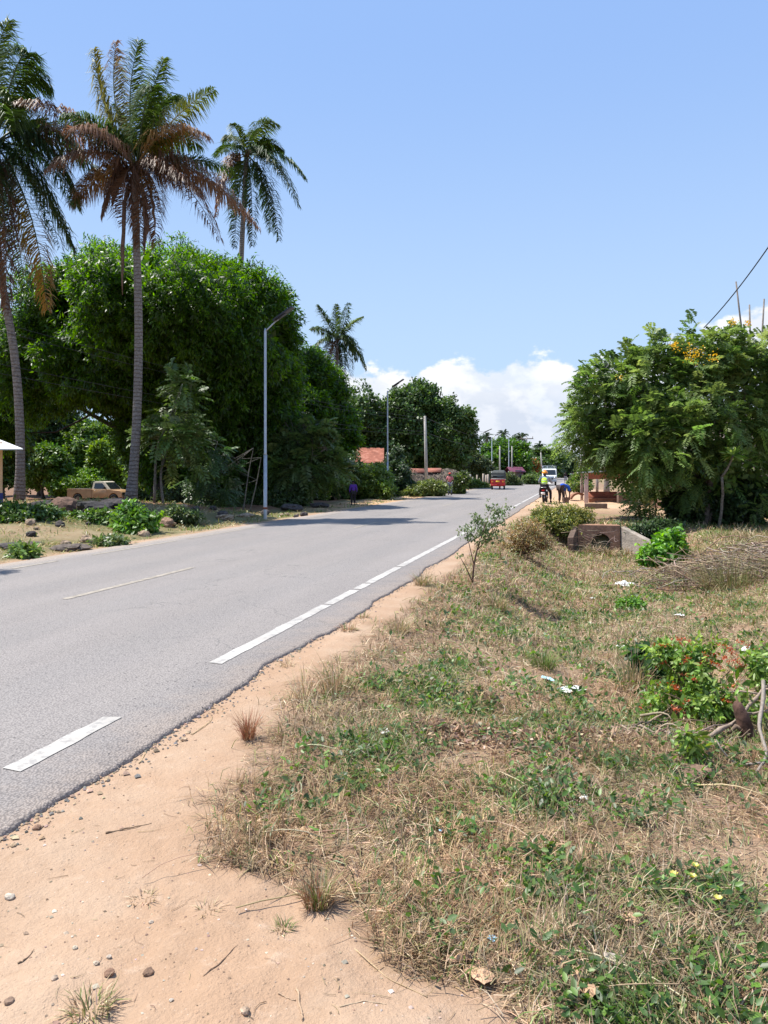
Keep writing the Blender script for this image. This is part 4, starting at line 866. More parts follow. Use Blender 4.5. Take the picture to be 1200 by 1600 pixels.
# bus shelter on the right
base = GP(916, 42); t = thing('roadside_shelter', 'open roadside shelter with whitewashed post, tin roof and red brown fascia under the cassia', 'shelter', base, 0.03)
for (x, y, w) in ((.0, 0, .22), (-.15, 2.6, .16), (3.4, 0, .2), (3.4, 2.6, .16)):
    m_ = MB(); m_.box((x, y, .78), (w, .2, 1.66)); m_.build('post', M['whitewash'], t, bevel=.01)
V = [(-.42, -.35, 1.62), (3.9, -.35, 1.86), (3.9, 3.0, 1.86), (-.42, 3.0, 1.62)]; V += [(x, y, z + .05) for x, y, z in V]
poly('roof', V, [(0, 1, 2, 3), (4, 5, 6, 7), (0, 1, 5, 4), (1, 2, 6, 5), (2, 3, 7, 6), (3, 0, 4, 7)], M['tin'], t)
V = [(.12, -.12, 1.30), (3.7, -.12, 1.30), (3.7, -.12, 1.84), (.12, -.12, 1.64)]; V += [(x, y + .05, z) for x, y, z in V]
poly('fascia', V, [(0, 1, 2, 3), (4, 5, 6, 7), (0, 1, 5, 4), (1, 2, 6, 5), (2, 3, 7, 6), (3, 0, 4, 7)], M['fascia'], t)
base = GP(953, 42.5); t = thing('concrete_bench', 'low brown concrete bench with curved edge under the shelter roof', 'bench', base, .05)
V = []; n = 12
for z, o_ in ((-.2, -.1), (.13, 0), (.2, .04)):
    for i in range(n): u = i / (n - 1); V.append(((u - .5) * 2.3, -.5 - .28 * math.sin(math.pi * u) + o_ * -1, z))
    for i in range(n): u = 1 - i / (n - 1); V.append(((u - .5) * 2.3, .1, z))
F = [tuple(range(2 * 2 * n, 3 * 2 * n))] + [(r_ * 2 * n + i, r_ * 2 * n + (i + 1) % (2 * n), (r_ + 1) * 2 * n + (i + 1) % (2 * n), (r_ + 1) * 2 * n + i) for r_ in range(2) for i in range(2 * n)]
poly('seat', V, F, M['clay'], t); m_ = MB(); m_.box((0, .2, .28), (2.3, .14, .55)); m_.build('backrest', M['rust'], t)
o = MB(); c0 = GP(979, 41); o.box((0, 0, .25), (.95, .35, .85), TH); o = o.build('low_block_wall', M['darkconc'], None, loc=c0, bevel=.02); tag(o, 'short grey block wall at the right end of the concrete bench', 'wall')
for i, (px, d, h, lab) in enumerate(((984.5, 36, .68, 'leftmost of the three stakes by the block wall'), (991, 35.5, .8, 'middle and tallest of the three stakes by the block wall'), (998, 35, .66, 'rightmost of the three stakes by the block wall'))):
    c0 = GP(px, d); m_ = MB(); m_.tube([(0, 0, -.1), (.01, 0, h * .5), (.02, .01, h)], .04, 7); o = m_.build('wooden_stake', M['wood'], None, loc=c0, smooth=True); tag(o, lab, 'stake', 'wooden stakes by the block wall')
c0 = GP(933, 55); m_ = MB(); m_.tube([(0, 0, -.1), (0, 0, 1.4)], .1, 8); o = m_.build('wooden_post', M['wood'], None, loc=c0, smooth=True); tag(o, 'stout grey post seen through the shelter, on the dry bank behind', 'post')
c0 = GP(903, 44); t = thing('culvert_ring', 'broken clay coloured concrete culvert ring lying left of the shelter post', 'culvert ring', c0, TH)
V = []; n = 14
for ro in (.46, .36):
    for y in (-.3, .3):
        for i in range(n): a = math.pi * (.02 + .62 * i / (n - 1)) + .9; V.append((math.cos(a) * ro * 1.15, y, math.sin(a) * ro * 1.05))
F = []
for i in range(n - 1): F += [(i, i + 1, n + i + 1, n + i), (2 * n + i, 2 * n + i + 1, 3 * n + i + 1, 3 * n + i), (i, i + 1, 2 * n + i + 1, 2 * n + i), (n + i, n + i + 1, 3 * n + i + 1, 3 * n + i)]
F += [(0, n, 3 * n, 2 * n), (n - 1, 2 * n - 1, 4 * n - 1, 3 * n - 1)]
poly('ring_shell', V, F, M['clay'], t)

# culvert
base = np.array([.62, 25.6, -1.0]); t = thing('culvert', 'concrete culvert head with round dark pipe mouth in the grassy ditch', 'culvert', base)
x0, x1, z0, z1 = -.66, .64, -.4, .90; cx, cz, rr = .05, .34, .295; n = 40; V = []; ang = [2 * math.pi * i / n for i in range(n)]
for a in ang: V.append((cx + math.cos(a) * rr, 0, cz + math.sin(a) * rr))
for a in ang:
    c_, s_ = math.cos(a), math.sin(a); k = min((x1 - cx) / c_ if c_ > 1e-6 else 9, (x0 - cx) / c_ if c_ < -1e-6 else 9, (z1 - cz) / s_ if s_ > 1e-6 else 9, (z0 - cz) / s_ if s_ < -1e-6 else 9); V.append((cx + c_ * k, 0, cz + s_ * k))
for a in ang: V.append((cx + math.cos(a) * rr, .5, cz + math.sin(a) * rr))
F = [(i, (i + 1) % n, n + (i + 1) % n, n + i) for i in range(n)]
b0 = len(V); V += [(x0, 0, z1), (x1, 0, z1), (x1, .6, z1), (x0, .6, z1), (x0, 0, z0), (x1, 0, z0), (x1, .6, z0), (x0, .6, z0)]
F += [(b0, b0 + 1, b0 + 2, b0 + 3), (b0, b0 + 3, b0 + 7, b0 + 4), (b0 + 1, b0 + 5, b0 + 6, b0 + 2), (b0 + 3, b0 + 2, b0 + 6, b0 + 7)]
for (sx, sz) in ((x0, z0), (x1, z0), (x0, z1), (x1, z1)):   # corner fillers
    a = math.atan2(sz - cz, sx - cx) % (2 * math.pi); i = int(a / (2 * math.pi) * n); V.append((sx, 0, sz)); F.append((n + i, n + (i + 1) % n, len(V) - 1))
poly('headwall', V, F, mat('culvert_face', (.36, .20, .13), .95, 0, .35, 2.0, 1.0, stain=(.13, .08, .06)), t)
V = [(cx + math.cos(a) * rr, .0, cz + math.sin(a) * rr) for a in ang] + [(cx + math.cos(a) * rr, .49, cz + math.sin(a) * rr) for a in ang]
poly('pipe', V, [(i, (i + 1) % n, n + (i + 1) % n, n + i) for i in range(n)] + [tuple(range(n, 2 * n))], M['hole'], t)  # short dead-end pipe, near-black colour painted in for the deep shade
def wing(pa, pb, za, zb, th, mt):
    v = np.array([pb[0] - pa[0], pb[1] - pa[1]]); nn = np.array([-v[1], v[0]]) / np.linalg.norm(v) * th
    V = [(pa[0], pa[1], -.4), (pb[0], pb[1], -.4), (pb[0], pb[1], zb), (pa[0], pa[1], za)]; V += [(x + nn[0], y + nn[1], z) for x, y, z in V]
    return poly('wing_wall', V, [(0, 1, 2, 3), (4, 5, 6, 7), (0, 1, 5, 4), (1, 2, 6, 5), (2, 3, 7, 6), (3, 0, 4, 7)], mt, t, bevel=.02)
wing((.645, .05), (1.75, -1.45), .87, .35, -.2 if False else .2, M['paleconc']); wing((-.665, .05), (-.80, -.75), .86, .55, -.18, M['darkconc'])  # light put into the colours: lit right wing pale, shaded left wing dark
c0 = GP(931, 35); m_ = MB(); m_.box((0, 0, .02), (1.0, .3, .5)); o = m_.build('concrete_block', M['darkconc'], None, loc=c0, bevel=.02); tag(o, 'brown concrete end of a second drain crossing, behind the culvert', 'concrete block')

# ================================================================== FENCES AND POSTS
FP = [(726, 80, 742), (729.5, 81, 738), (734, 82, 741), (738.5, 82, 745), (755, 86, 740), (759, 87, 742), (763, 88, 741), (745, 84, 742)]
for i, (px, d, yt) in enumerate(FP):
    c0 = GP(px, d); h = W(px, yt, d)[2] - c0[2]; m_ = MB(); m_.box((0, 0, h / 2 - .1), (.16, .16, h + .2), R.uniform(0, 1)); o = m_.build('fence_post', M['paleconc'] if i > 3 else M['pole'], None, loc=c0); o.rotation_euler = (R.uniform(-.03, .03), R.uniform(-.04, .04), 0)
    tag(o, ['leftmost concrete fence post, behind the salmon shirt person', 'second fence post from the left, tallest of its row', 'third fence post from the left', 'short fourth fence post from the left', 'fence post just right of the lamp by the fence', 'second fence post right of the lamp by the fence', 'third fence post right of the lamp by the fence', 'fence post just left of the lamp by the fence'][i], 'fence post', 'fence posts along the left verge')
for i, (px, d, yt, lab) in enumerate(((816, 118, 728, 'red painted gate post left of the crossarm pole'), (826, 118, 732, 'red painted gate post right of the crossarm pole'))):
    c0 = GP(px, d); h = W(px, yt, d)[2] - c0[2]; m_ = MB(); m_.box((0, 0, h / 2), (.3, .3, h)); o = m_.build('gate_post', M['fascia'], None, loc=c0, bevel=.02); tag(o, lab, 'gate post', 'red gate posts')
for i, (px, yt, yb, ln, d, lab) in enumerate(((1150, 440, 600, 14, 30, 'dark leaning stick, tallest of those above the cassia'), (1171, 476, 590, -5, 30, 'straight bare stick second from the right above the cassia'), (1194, 467, 590, -8, 30, 'bare stick at the right edge above the cassia'), (1112, 525, 620, 0, 30, 'thin stick left of the yellow blossoms, among the cassia leaves'), (1160, 530, 640, 6, 29.5, 'short stick crossing behind the tallest one'), (1145, 545, 640, 2, 29.8, 'short pale stick left of the tallest one'))):
    a = W(px, yt, d); bb = GP(px + ln * 2, d); m_ = MB(); q = limb(bb, a, .03, 8); m_.tube(q - bb, np.linspace(.06, .03, 8), 6); o = m_.build('wooden_stick', M['wood'], None, loc=bb, smooth=True); tag(o, lab, 'stick', 'tall sticks behind the cassia tree')
a = W(1160, 553, 29.9); m_ = MB(); m_.tube([(0, 0, 0), W(1215, 550, 29.9) - a], .04, 6); o = m_.build('tie_bar', M['wood'], None, loc=a); tag(o, 'level bar tied across the tall sticks', 'bar')

# ================================================================== VEHICLES
def wheel(parent, x, y, r, w, rim='hub', name='wheel'):
    m_ = MB(); n = 20; a = np.arange(n) * 2 * math.pi / n
    prof = [(-w / 2, r * .62), (-w / 2, r * .93), (-w * .3, r), (w * .3, r), (w / 2, r * .93), (w / 2, r * .62), (w * .2, r * .55), (-w * .2, r * .55)]
    V = [(x + px_, y + math.cos(t_) * rr_, r + math.sin(t_) * rr_) for (px_, rr_) in prof for t_ in a]; F = [(i * n + j, i * n + (j + 1) % n, ((i + 1) % 8) * n + (j + 1) % n, ((i + 1) % 8) * n + j) for i in range(8) for j in range(n)]
    o = build(name, V, F, M['black'], parent, smooth=True)
    h = MB(); h.tube([(x - w * .42, y, r), (x - w * .25, y, r), (x + w * .25, y, r), (x + w * .42, y, r)], [r * .3, r * .62, r * .62, r * .3], 16); h.build('rim', M[rim], o)
    return o
# pickup
pp = W(107, 738, 62); p2 = W(212, 738, 60.5); base = (pp + p2) / 2; base[2] = -.72; GZ = float(H(base[0], base[1])); base[2] = GZ
ang_ = math.atan2(p2[1] - pp[1], p2[0] - pp[0]) - math.pi / 2
t = thing('pickup_truck', 'dusty gold single cab pickup parked in the yard behind the rocks', 'pickup truck', base, ang_)
def arch(y, r, n=9): return [(y + math.cos(a) * r, .34 + math.sin(a) * r) for a in np.linspace(math.pi, 0, n)]
bed = [(-2.55, .45), (-2.55, 1.10), (-.35, 1.10), (-.35, .42)] + arch(-1.6, .44)[::-1] + [(-2.05, .42)]
extrude('load_bed', bed, -.85, .85, M['beige'], t, .02)
m_ = MB(); m_.box((0, -1.45, 1.105), (1.5, 2.05, .02)); m_.build('bed_floor', M['black'], t)
bod = [(-.33, .40), (-.33, 1.08), (.98, 1.08), (1.25, 1.06), (2.15, .98), (2.35, .85), (2.38, .50), (2.10, .42)] + arch(1.62, .44)[::-1] + [(1.10, .40)]
extrude('body', bod, -.85, .85, M['beige'], t, .03)
cab = [(-.31, 1.07), (-.25, 1.62), (-.10, 1.70), (.55, 1.70), (.72, 1.64), (1.28, 1.07)]
extrude('cab', cab, -.83, .83, M['pale'], t, .02, taper=lambda y, z: .13 * (z - 1.07) / .6)
for s in (-1, 1):
    V = [(s * .84, -.12, 1.14), (s * .755, -.06, 1.56), (s * .755, .56, 1.56), (s * .84, 1.02, 1.14)]; V += [(x + s * .012, y, z) for x, y, z in V]; poly('side_window', V, [(0, 1, 2, 3), (4, 5, 6, 7), (0, 1, 5, 4), (1, 2, 6, 5), (2, 3, 7, 6), (3, 0, 4, 7)], M['glass'], t)
    m_ = MB(); m_.box((s * .86, .42, .78), (.02, 1.15, .56)); o = m_.build('door', M['beige'], t, bevel=.008); m2 = MB(); m2.box((s * .88, .02, 1.0), (.03, .14, .035)); m2.build('handle', M['chrome'], o)
    m_ = MB(); m_.box((s * .95, .88, 1.2), (.16, .08, .16)); m_.build('mirror', M['black'], t, bevel=.02)
    for y in (-1.6, 1.62): wheel(t, s * .76, y, .35, .22)
    m_ = MB(); m_.box((s * .62, 2.37, .75), (.34, .05, .17)); m_.build('headlight', M['glass'], t)
V = [(-.68, 1.24, 1.13), (.68, 1.24, 1.13), (.62, .78, 1.60), (-.62, .78, 1.60)]; V += [(x, y + .015, z + .02) for x, y, z in V]; poly('windscreen', V, [(0, 1, 2, 3), (4, 5, 6, 7), (0, 1, 5, 4), (1, 2, 6, 5), (2, 3, 7, 6), (3, 0, 4, 7)], M['glass'], t)
m_ = MB()
for y in (-2.3, -1.8, -1.3, -.8): m_.box((.87, y, 1.06), (.03, .08, .03))
m_.tube([(-.7, -.38, 1.1), (-.7, -.38, 1.66), (.7, -.38, 1.66), (.7, -.38, 1.1)], .03, 6); m_.build('headboard_rail', M['black'], t)
m_ = MB(); m_.box((0, 2.42, .5), (1.7, .12, .2)); m_.build('front_bumper', M['hub'], t, bevel=.02)

# tuktuk, seen from behind
base = W(779.5, 738, 71); base[2] = .03; t = thing('tuktuk', 'red three wheeled tuktuk with grey canvas roof driving away', 'tuktuk', base, 0.02)
low = [(-1.25, .32), (-1.30, .55), (-1.26, .98), (.75, .98), (1.05, .80), (1.25, .45), (1.15, .28), (-.35, .28), (-.45, .48), (-.8, .55), (-1.1, .45)]
extrude('body', low, -.64, .64, M['redbody'], t, .05, taper=lambda y, z: .28 * max(0, (y - .6) / .65))
roof = [(-1.22, 1.28), (-1.18, 1.55), (-.95, 1.70), (.2, 1.76), (.62, 1.66), (.70, 1.60), (.60, 1.56), (-1.0, 1.50), (-1.10, 1.28)]
extrude('canopy', roof, -.64, .64, M['canvas'], t, .05, taper=lambda y, z: .16 * max(0, (z - 1.5) / .26))
for s in (-1, 1):
    V = [(s * .635, -1.22, .98), (s * .635, -.45, .98), (s * .635, -.35, 1.56), (s * .635, -1.16, 1.56)]; V += [(x - s * .02, y, z) for x, y, z in V]; poly('side_curtain', V, [(0, 1, 2, 3), (4, 5, 6, 7), (0, 1, 5, 4), (1, 2, 6, 5), (2, 3, 7, 6), (3, 0, 4, 7)], M['canvas'], t)
    m_ = MB(); m_.tube([(s * .60, .72, .95), (s * .55, .62, 1.6)], .025, 6); m_.build('roof_strut', M['black'], t)
    m_ = MB(); m_.box((s * .48, -1.30, .72), (.16, .04, .13)); m_.build('tail_light', M['amber'], t, bevel=.01)
    m_ = MB(); m_.box((s * .60, -1.0, .36), (.05, .5, .3)); m_.build('mudguard', M['black'], t, bevel=.01)
    wheel(t, s * .55, -.85, .24, .13, 'black')
wheel(t, 0, 1.05, .22, .12, 'black')
m_ = MB(); m_.box((0, -1.215, 1.15), (1.2, .03, .36)); m_.build('rear_window_panel', M['canvas'], t); m_ = MB(); m_.box((0, -1.24, 1.16), (.92, .02, .24)); m_.build('rear_window', M['glass'], t, bevel=.02)
m_ = MB(); m_.box((0, -1.325, .74), (.34, .02, .12)); m_.build('number_plate', M['yellow'], t); m_ = MB(); m_.box((0, -1.285, .97), (1.2, .03, .04)); m_.build('trim_strip', M['white'], t); m_ = MB(); m_.box((0, -1.315, .42), (1.15, .06, .09)); m_.build('rear_bumper', M['redbody'], t, bevel=.02)
m_ = MB(); m_.box((0, -.5, .62), (1.1, .5, .2)); m_.box((0, -.78, .95), (1.1, .12, .5)); m_.build('bench_seat', M['black'], t, bevel=.03)
m_ = MB(); m_.box((0, .60, 1.3), (1.0, .02, .5)); m_.build('windscreen', M['glass'], t)

# light truck facing the camera
base = W(858.5, 738, 94); base[2] = .03; t = thing('light_truck', 'white light truck with roof rack coming towards the camera behind the motorcyclist', 'truck', base, math.pi + .03)
cabp = [(.2, .5), (.2, 2.02), (1.55, 2.02), (1.75, 1.90), (2.18, 1.25), (2.42, 1.12), (2.48, .5)]
extrude('cab', cabp, -.86, .86, M['truckw'], t, .05, taper=lambda y, z: .07 * max(0, z - 1.2))
m_ = MB(); m_.box((0, -1.9, 1.35), (1.72, 4.0, 1.25)); m_.build('cargo_box', M['truckw'], t, bevel=.03); m_ = MB(); m_.box((0, -1.2, .55), (1.2, 5.6, .25)); m_.build('chassis', M['black'], t)
V = [(-.74, 2.19, 1.28), (.74, 2.19, 1.28), (.69, 1.80, 1.84), (-.69, 1.80, 1.84)]; V += [(x, y + .02, z + .02) for x, y, z in V]; poly('windscreen', V, [(0, 1, 2, 3), (4, 5, 6, 7), (0, 1, 5, 4), (1, 2, 6, 5), (2, 3, 7, 6), (3, 0, 4, 7)], M['glass'], t)
m_ = MB(); m_.box((0, 2.50, .92), (1.0, .03, .24)); m_.build('grille', M['truckg'], t); m_ = MB(); m_.box((0, 2.54, .56), (1.7, .12, .22)); m_.build('bumper', M['truckg'], t, bevel=.03)
for s in (-1, 1):
    m_ = MB(); m_.tube([(s * .66, 2.47, .92), (s * .66, 2.52, .92)], .12, 12); m_.build('headlight', M['chrome'], t)
    m_ = MB(); m_.box((s * 1.0, 1.95, 1.5), (.16, .06, .3)); m_.build('mirror', M['black'], t, bevel=.01)
    V = [(s * .865, .75, 1.22), (s * .865, 1.95, 1.22), (s * .825, 1.66, 1.80), (s * .825, .75, 1.80)]; V += [(x + s * .01, y, z) for x, y, z in V]; poly('side_window', V, [(0, 1, 2, 3), (4, 5, 6, 7), (0, 1, 5, 4), (1, 2, 6, 5), (2, 3, 7, 6), (3, 0, 4, 7)], M['glass'], t)
    for y in (1.45, -2.6): wheel(t, s * .72, y, .36, .22)
m_ = MB()
for z in (2.18, 2.34): m_.tube([(-.8, 1.4, z), (.8, 1.4, z), (.8, -3.6, z), (-.8, -3.6, z), (-.8, 1.4, z)], .022, 5)
for x in (-.8, -.27, .27, .8):
    for y in (1.4, -1, -3.6): m_.tube([(x, y, 1.98), (x, y, 2.34)], .018, 5)
m_.build('roof_rack', M['truckg'], t)

# motorcycle
base = W(851.5, 738, 40); base[2] = float(H(base[0], base[1])) + .0; BIKE = base.copy(); bz = .0
t = thing('motorcycle', 'motorcycle seen from behind, ridden by the person in the lime vest', 'motorcycle', base, -.06)
def spoke_wheel(parent, y, r):
    n = 26; a = np.arange(n) * 2 * math.pi / n; k = 8; V = []
    for t_ in a:
        for q in range(k): b_ = q * 2 * math.pi / k; rr_ = r - .045 + math.cos(b_) * .045; V.append((math.sin(b_) * .05, y + math.cos(t_) * rr_, r + math.sin(t_) * rr_))
    F = [(i * k + j, i * k + (j + 1) % k, ((i + 1) % n) * k + (j + 1) % k, ((i + 1) % n) * k + j) for i in range(n) for j in range(k)]
    o = build('wheel', V, F, M['black'], parent, smooth=True); s = MB()
    for i in range(14): a_ = i * 2 * math.pi / 14; s.tube([(0, y, r), (0, y + math.cos(a_) * (r - .07), r + math.sin(a_) * (r - .07))], .005, 4)
    s.tube([(-.07, y, r), (.07, y, r)], .05, 10); s.build('spokes', M['chrome'], o)
spoke_wheel(t, -.62, .31); spoke_wheel(t, .66, .31)
m_ = MB(); m_.tube([(0, .5, .85), (0, .2, .55), (0, -.25, .42), (0, -.6, .7)], .035, 6); m_.box((0, .02, .40), (.28, .38, .32)); m_.build('engine_frame', M['black'], t, bevel=.02)
extrude('fuel_tank', [(-.05, .72), (-.02, .86), (.18, .94), (.42, .88), (.45, .74)], -.13, .13, M['tank'], t, .04)
extrude('saddle', [(-.75, .72), (-.72, .80), (-.2, .78), (.0, .80), (.0, .72)], -.13, .13, M['black'], t, .03)
extrude('rear_mudguard', [(-.98, .42), (-.94, .62), (-.70, .74), (-.45, .72), (-.70, .66), (-.88, .56)], -.08, .08, M['black'], t, .01)
m_ = MB(); m_.box((0, -.97, .50), (.20, .02, .15), tilt=Matrix.Rotation(.2, 3, 'X')); m_.build('number_plate', M['plastic'], t); m_ = MB(); m_.box((0, -.93, .68), (.14, .05, .08)); m_.build('tail_light', M['lampred'], t, bevel=.01)
m_ = MB(); m_.tube([(-.36, .40, 1.06), (-.2, .46, 1.02), (0, .5, 1.0), (.2, .46, 1.02), (.36, .40, 1.06)], .016, 6)
for s in (-1, 1): m_.tube([(s * .09, .5, .98), (s * .09, .66, .31)], .025, 6)
m_.build('handlebar_fork', M['chrome'], t); m_ = MB(); m_.tube([(.16, .1, .28), (.17, -.4, .30), (.18, -.85, .40)], [.02, .04, .045], 8); m_.build('exhaust', M['chrome'], t)
for s in (-1, 1): m_ = MB(); m_.tube([(s * .27, .43, 1.04), (s * .33, .40, 1.22)], .007, 4); m_.box((s * .34, .40, 1.25), (.10, .02, .07)); m_.build('mirror', M['black'], t)
m_ = MB(); m_.box((0, -.80, .82), (.28, .35, .02)); m_.tube([(-.13, -.6, .8), (-.13, -.97, .86), (.13, -.97, .86), (.13, -.6, .8)], .01, 5); m_.build('carrier', M['chrome'], t)

# ================================================================== PEOPLE
def skin_mesh(name, verts, edges, rad, mt, parent, root=0, lv=2):
    me = bpy.data.meshes.new(name); bm = bmesh.new(); ly = bm.verts.layers.skin.verify(); vs = [bm.verts.new(v) for v in verts]
    for a, b_ in edges: bm.edges.new((vs[a], vs[b_]))
    for i, v in enumerate(vs): r_ = rad[i]; v[ly].radius = (r_, r_) if isinstance(r_, (int, float)) else r_; v[ly].use_root = (i == root)
    bm.to_mesh(me); bm.free(); me.materials.append(mt); o = bpy.data.objects.new(name, me); S.collection.objects.link(o); o.parent = parent
    s = o.modifiers.new('skin', 'SKIN'); s.use_smooth_shade = True; u = o.modifiers.new('sub', 'SUBSURF'); u.levels = u.render_levels = lv
    return o
BASEP = dict(pelvis=(0, 0, .93), spine=(0, 0, 1.12), chest=(0, 0, 1.33), neck=(0, .01, 1.46), head=(0, .02, 1.56), crown=(0, .01, 1.66),
             sh=(.17, 0, 1.38), el=(.23, -.02, 1.12), wr=(.25, .05, .88), ha=(.25, .08, .80), hip=(.10, 0, .88), kn=(.11, .03, .50), an=(.11, 0, .09), toe=(.12, .15, .04))
def person(label, loc, rz, sc, pose, cl, hat=None, group=None, name='person'):
    t = thing(name, label, 'person', loc, rz, group); t.scale = (sc, sc, sc)
    J = {}
    for k, v in BASEP.items():
        if k in ('sh', 'el', 'wr', 'ha', 'hip', 'kn', 'an', 'toe'): J['r' + k] = v; J['l' + k] = (-v[0], v[1], v[2])
        else: J[k] = v
    J.update(pose); order = ['pelvis', 'spine', 'chest', 'neck', 'head', 'crown'] + [s + k for s in 'rl' for k in ('sh', 'el', 'wr', 'ha', 'hip', 'kn', 'an', 'toe')]
    idx = {k: i for i, k in enumerate(order)}; V = [Vector(J[k]) for k in order]
    E = [('pelvis', 'spine'), ('spine', 'chest'), ('chest', 'neck'), ('neck', 'head'), ('head', 'crown')]
    for s in 'rl': E += [('chest', s + 'sh'), (s + 'sh', s + 'el'), (s + 'el', s + 'wr'), (s + 'wr', s + 'ha'), ('pelvis', s + 'hip'), (s + 'hip', s + 'kn'), (s + 'kn', s + 'an'), (s + 'an', s + 'toe')]
    rad = dict(pelvis=.12, spine=.11, chest=.13, neck=.05, head=(.075, .09), crown=.07, sh=.055, el=.04, wr=.028, ha=(.035, .022), hip=.085, kn=.055, an=.038, toe=.035)
    rr_ = [rad.get(k, rad.get(k[1:])) for k in order]; EE = [(idx[a], idx[b_]) for a, b_ in E]
    for s in 'rl':                                    # four fingers and a thumb on each hand
        w = V[idx[s + 'wr']]; h = V[idx[s + 'ha']]; d_ = (h - w).normalized(); sd = d_.cross(Vector((1, 0, 0))); sd = sd.normalized() if sd.length > .1 else Vector((0, 0, 1))
        for q, (o_, ln) in enumerate(((-.03, .07), (-.01, .085), (.01, .08), (.03, .065), (.05, .035))):
            V.append(h + d_ * ln + sd * o_ * 1.3); rr_.append(.009); EE.append((idx[s + 'ha'], len(V) - 1))
    skin_mesh('body', V, EE, rr_, M['skin'], t)
    def cloth(nm, keys, edges, rd, mt):
        ii = {k: i for i, k in enumerate(keys)}; skin_mesh(nm, [J[k] if isinstance(k, str) and k in J else pts[k] for k in keys], [(ii[a], ii[b_]) for a, b_ in edges], rd, M[mt], t)
    pts = {}
    lerp = lambda a, b_, f: tuple(Vector(J[a]).lerp(Vector(J[b_]), f))
    for s in 'rl': pts[s + 'cuff'] = lerp(s + 'sh', s + 'el', .85 if 'long' not in cl else 1.0); pts[s + 'cuff2'] = lerp(s + 'el', s + 'wr', .9); pts[s + 'hem'] = lerp(s + 'kn', s + 'an', .85)
    pts['base'] = lerp('pelvis', 'spine', .15); pts['collar'] = lerp('chest', 'neck', .55)
    ks = ['base', 'spine', 'chest', 'collar', 'rsh', 'rcuff', 'lsh', 'lcuff']; es = [('base', 'spine'), ('spine', 'chest'), ('chest', 'collar'), ('chest', 'rsh'), ('rsh', 'rcuff'), ('chest', 'lsh'), ('lsh', 'lcuff')]; rd = [.15, .14, .155, .08, .085, .068, .085, .068]
    if 'long' in cl: ks += ['rcuff2', 'lcuff2']; es += [('rcuff', 'rcuff2'), ('lcuff', 'lcuff2')]; rd += [.045, .045]
    cloth('shirt', ks, es, rd, cl['shirt'])
    cloth('trousers', ['pelvis', 'rhip', 'rkn', 'rhem', 'lhip', 'lkn', 'lhem'], [('pelvis', 'rhip'), ('rhip', 'rkn'), ('rkn', 'rhem'), ('pelvis', 'lhip'), ('lhip', 'lkn'), ('lkn', 'lhem')], [.15, .108, .08, .065, .108, .08, .065], cl['trousers'])
    hc = Vector(J['head']); up = (Vector(J['crown']) - hc).normalized()
    for nm, mt, r_, sz in (hat or [('hair', 'hair', .095, 1.0)]):
        bm = bmesh.new(); bmesh.ops.create_uvsphere(bm, u_segments=18, v_segments=12, radius=r_)
        for v in list(bm.verts):
            v.co.y *= 1.12
            if v.co.z < -.25 * r_: bm.verts.remove(v)
        q = up.to_track_quat('Z', 'Y'); bm.transform(Matrix.Translation(hc + up * .045) @ q.to_matrix().to_4x4() @ Matrix.Diagonal((1, 1, sz, 1)))
        me = bpy.data.meshes.new(nm); bm.to_mesh(me); bm.free(); me.materials.append(M[mt]); o = bpy.data.objects.new(nm, me); S.collection.objects.link(o); o.parent = t
        for p in me.polygons: p.use_smooth = True
    for s in 'rl':                                    # shoes
        a = Vector(J[s + 'an']); b_ = Vector(J[s + 'toe']); m_ = MB(); m_.tube([a + (a - b_) * .35 - Vector((0, 0, .045)), a - Vector((0, 0, .03)), b_, b_ + (b_ - a) * .15], [.03, .055, .045, .02], 8); m_.build('shoe', M['black'], t, smooth=True)
    f = Vector((0, .1, 0)); m_ = MB()                # eyes, nose and mouth on the face
    fy = Vector(J['head']) + Vector((0, .088, .02)); m_.box(fy + Vector((.03, 0, .01)), (.018, .01, .01)); m_.box(fy + Vector((-.03, 0, .01)), (.018, .01, .01)); m_.box(fy + Vector((0, .012, -.015)), (.02, .03, .035)); m_.box(fy + Vector((0, 0, -.05)), (.045, .01, .01))
    if 'noface' not in cl: m_.build('face', M['skin'], t, bevel=.003)
    return t
c0 = GP(552, 36.2); person('small person in purple top and dark trousers walking on the left verge', c0, TH + .3, .70, dict(rkn=(.1, .08, .5), ran=(.1, -.02, .1), lan=(-.1, .06, .1), ltoe=(-.1, .2, .05)), dict(shirt='purple', trousers='darkcl', long=1))
c0 = GP(703, 53.5); person('person in salmon shirt, grey jeans and red head wrap standing at the left road edge', c0, TH + 2.9, .93, dict(rel=(.26, -.02, 1.12), rwr=(.24, .08, .92)), dict(shirt='pinkcl', trousers='denim'), [('head_wrap', 'redcap', .115, 1.0)])
t = person('motorcyclist in orange helmet and lime vest sitting astride with one foot down', BIKE, -.06, 1.0,
    dict(pelvis=(0, -.25, .88), spine=(0, -.22, 1.06), chest=(0, -.12, 1.28), neck=(0, -.07, 1.40), head=(0, -.04, 1.50), crown=(0, -.04, 1.60), rsh=(.18, -.12, 1.32), rel=(.30, .05, 1.12), rwr=(.33, .30, 1.07), rha=(.33, .38, 1.07), lsh=(-.18, -.12, 1.32), lel=(-.30, .05, 1.12), lwr=(-.33, .30, 1.07), lha=(-.33, .38, 1.07),
         rhip=(.12, -.2, .84), rkn=(.27, .12, .60), ran=(.30, -.08, .10), rtoe=(.33, .08, .05), lhip=(-.12, -.2, .84), lkn=(-.26, .18, .66), lan=(-.24, -.02, .34), ltoe=(-.25, .14, .30)), dict(shirt='shirtg', trousers='darkcl', long=1, noface=1), [('helmet', 'helmet', .155, 1.02)])
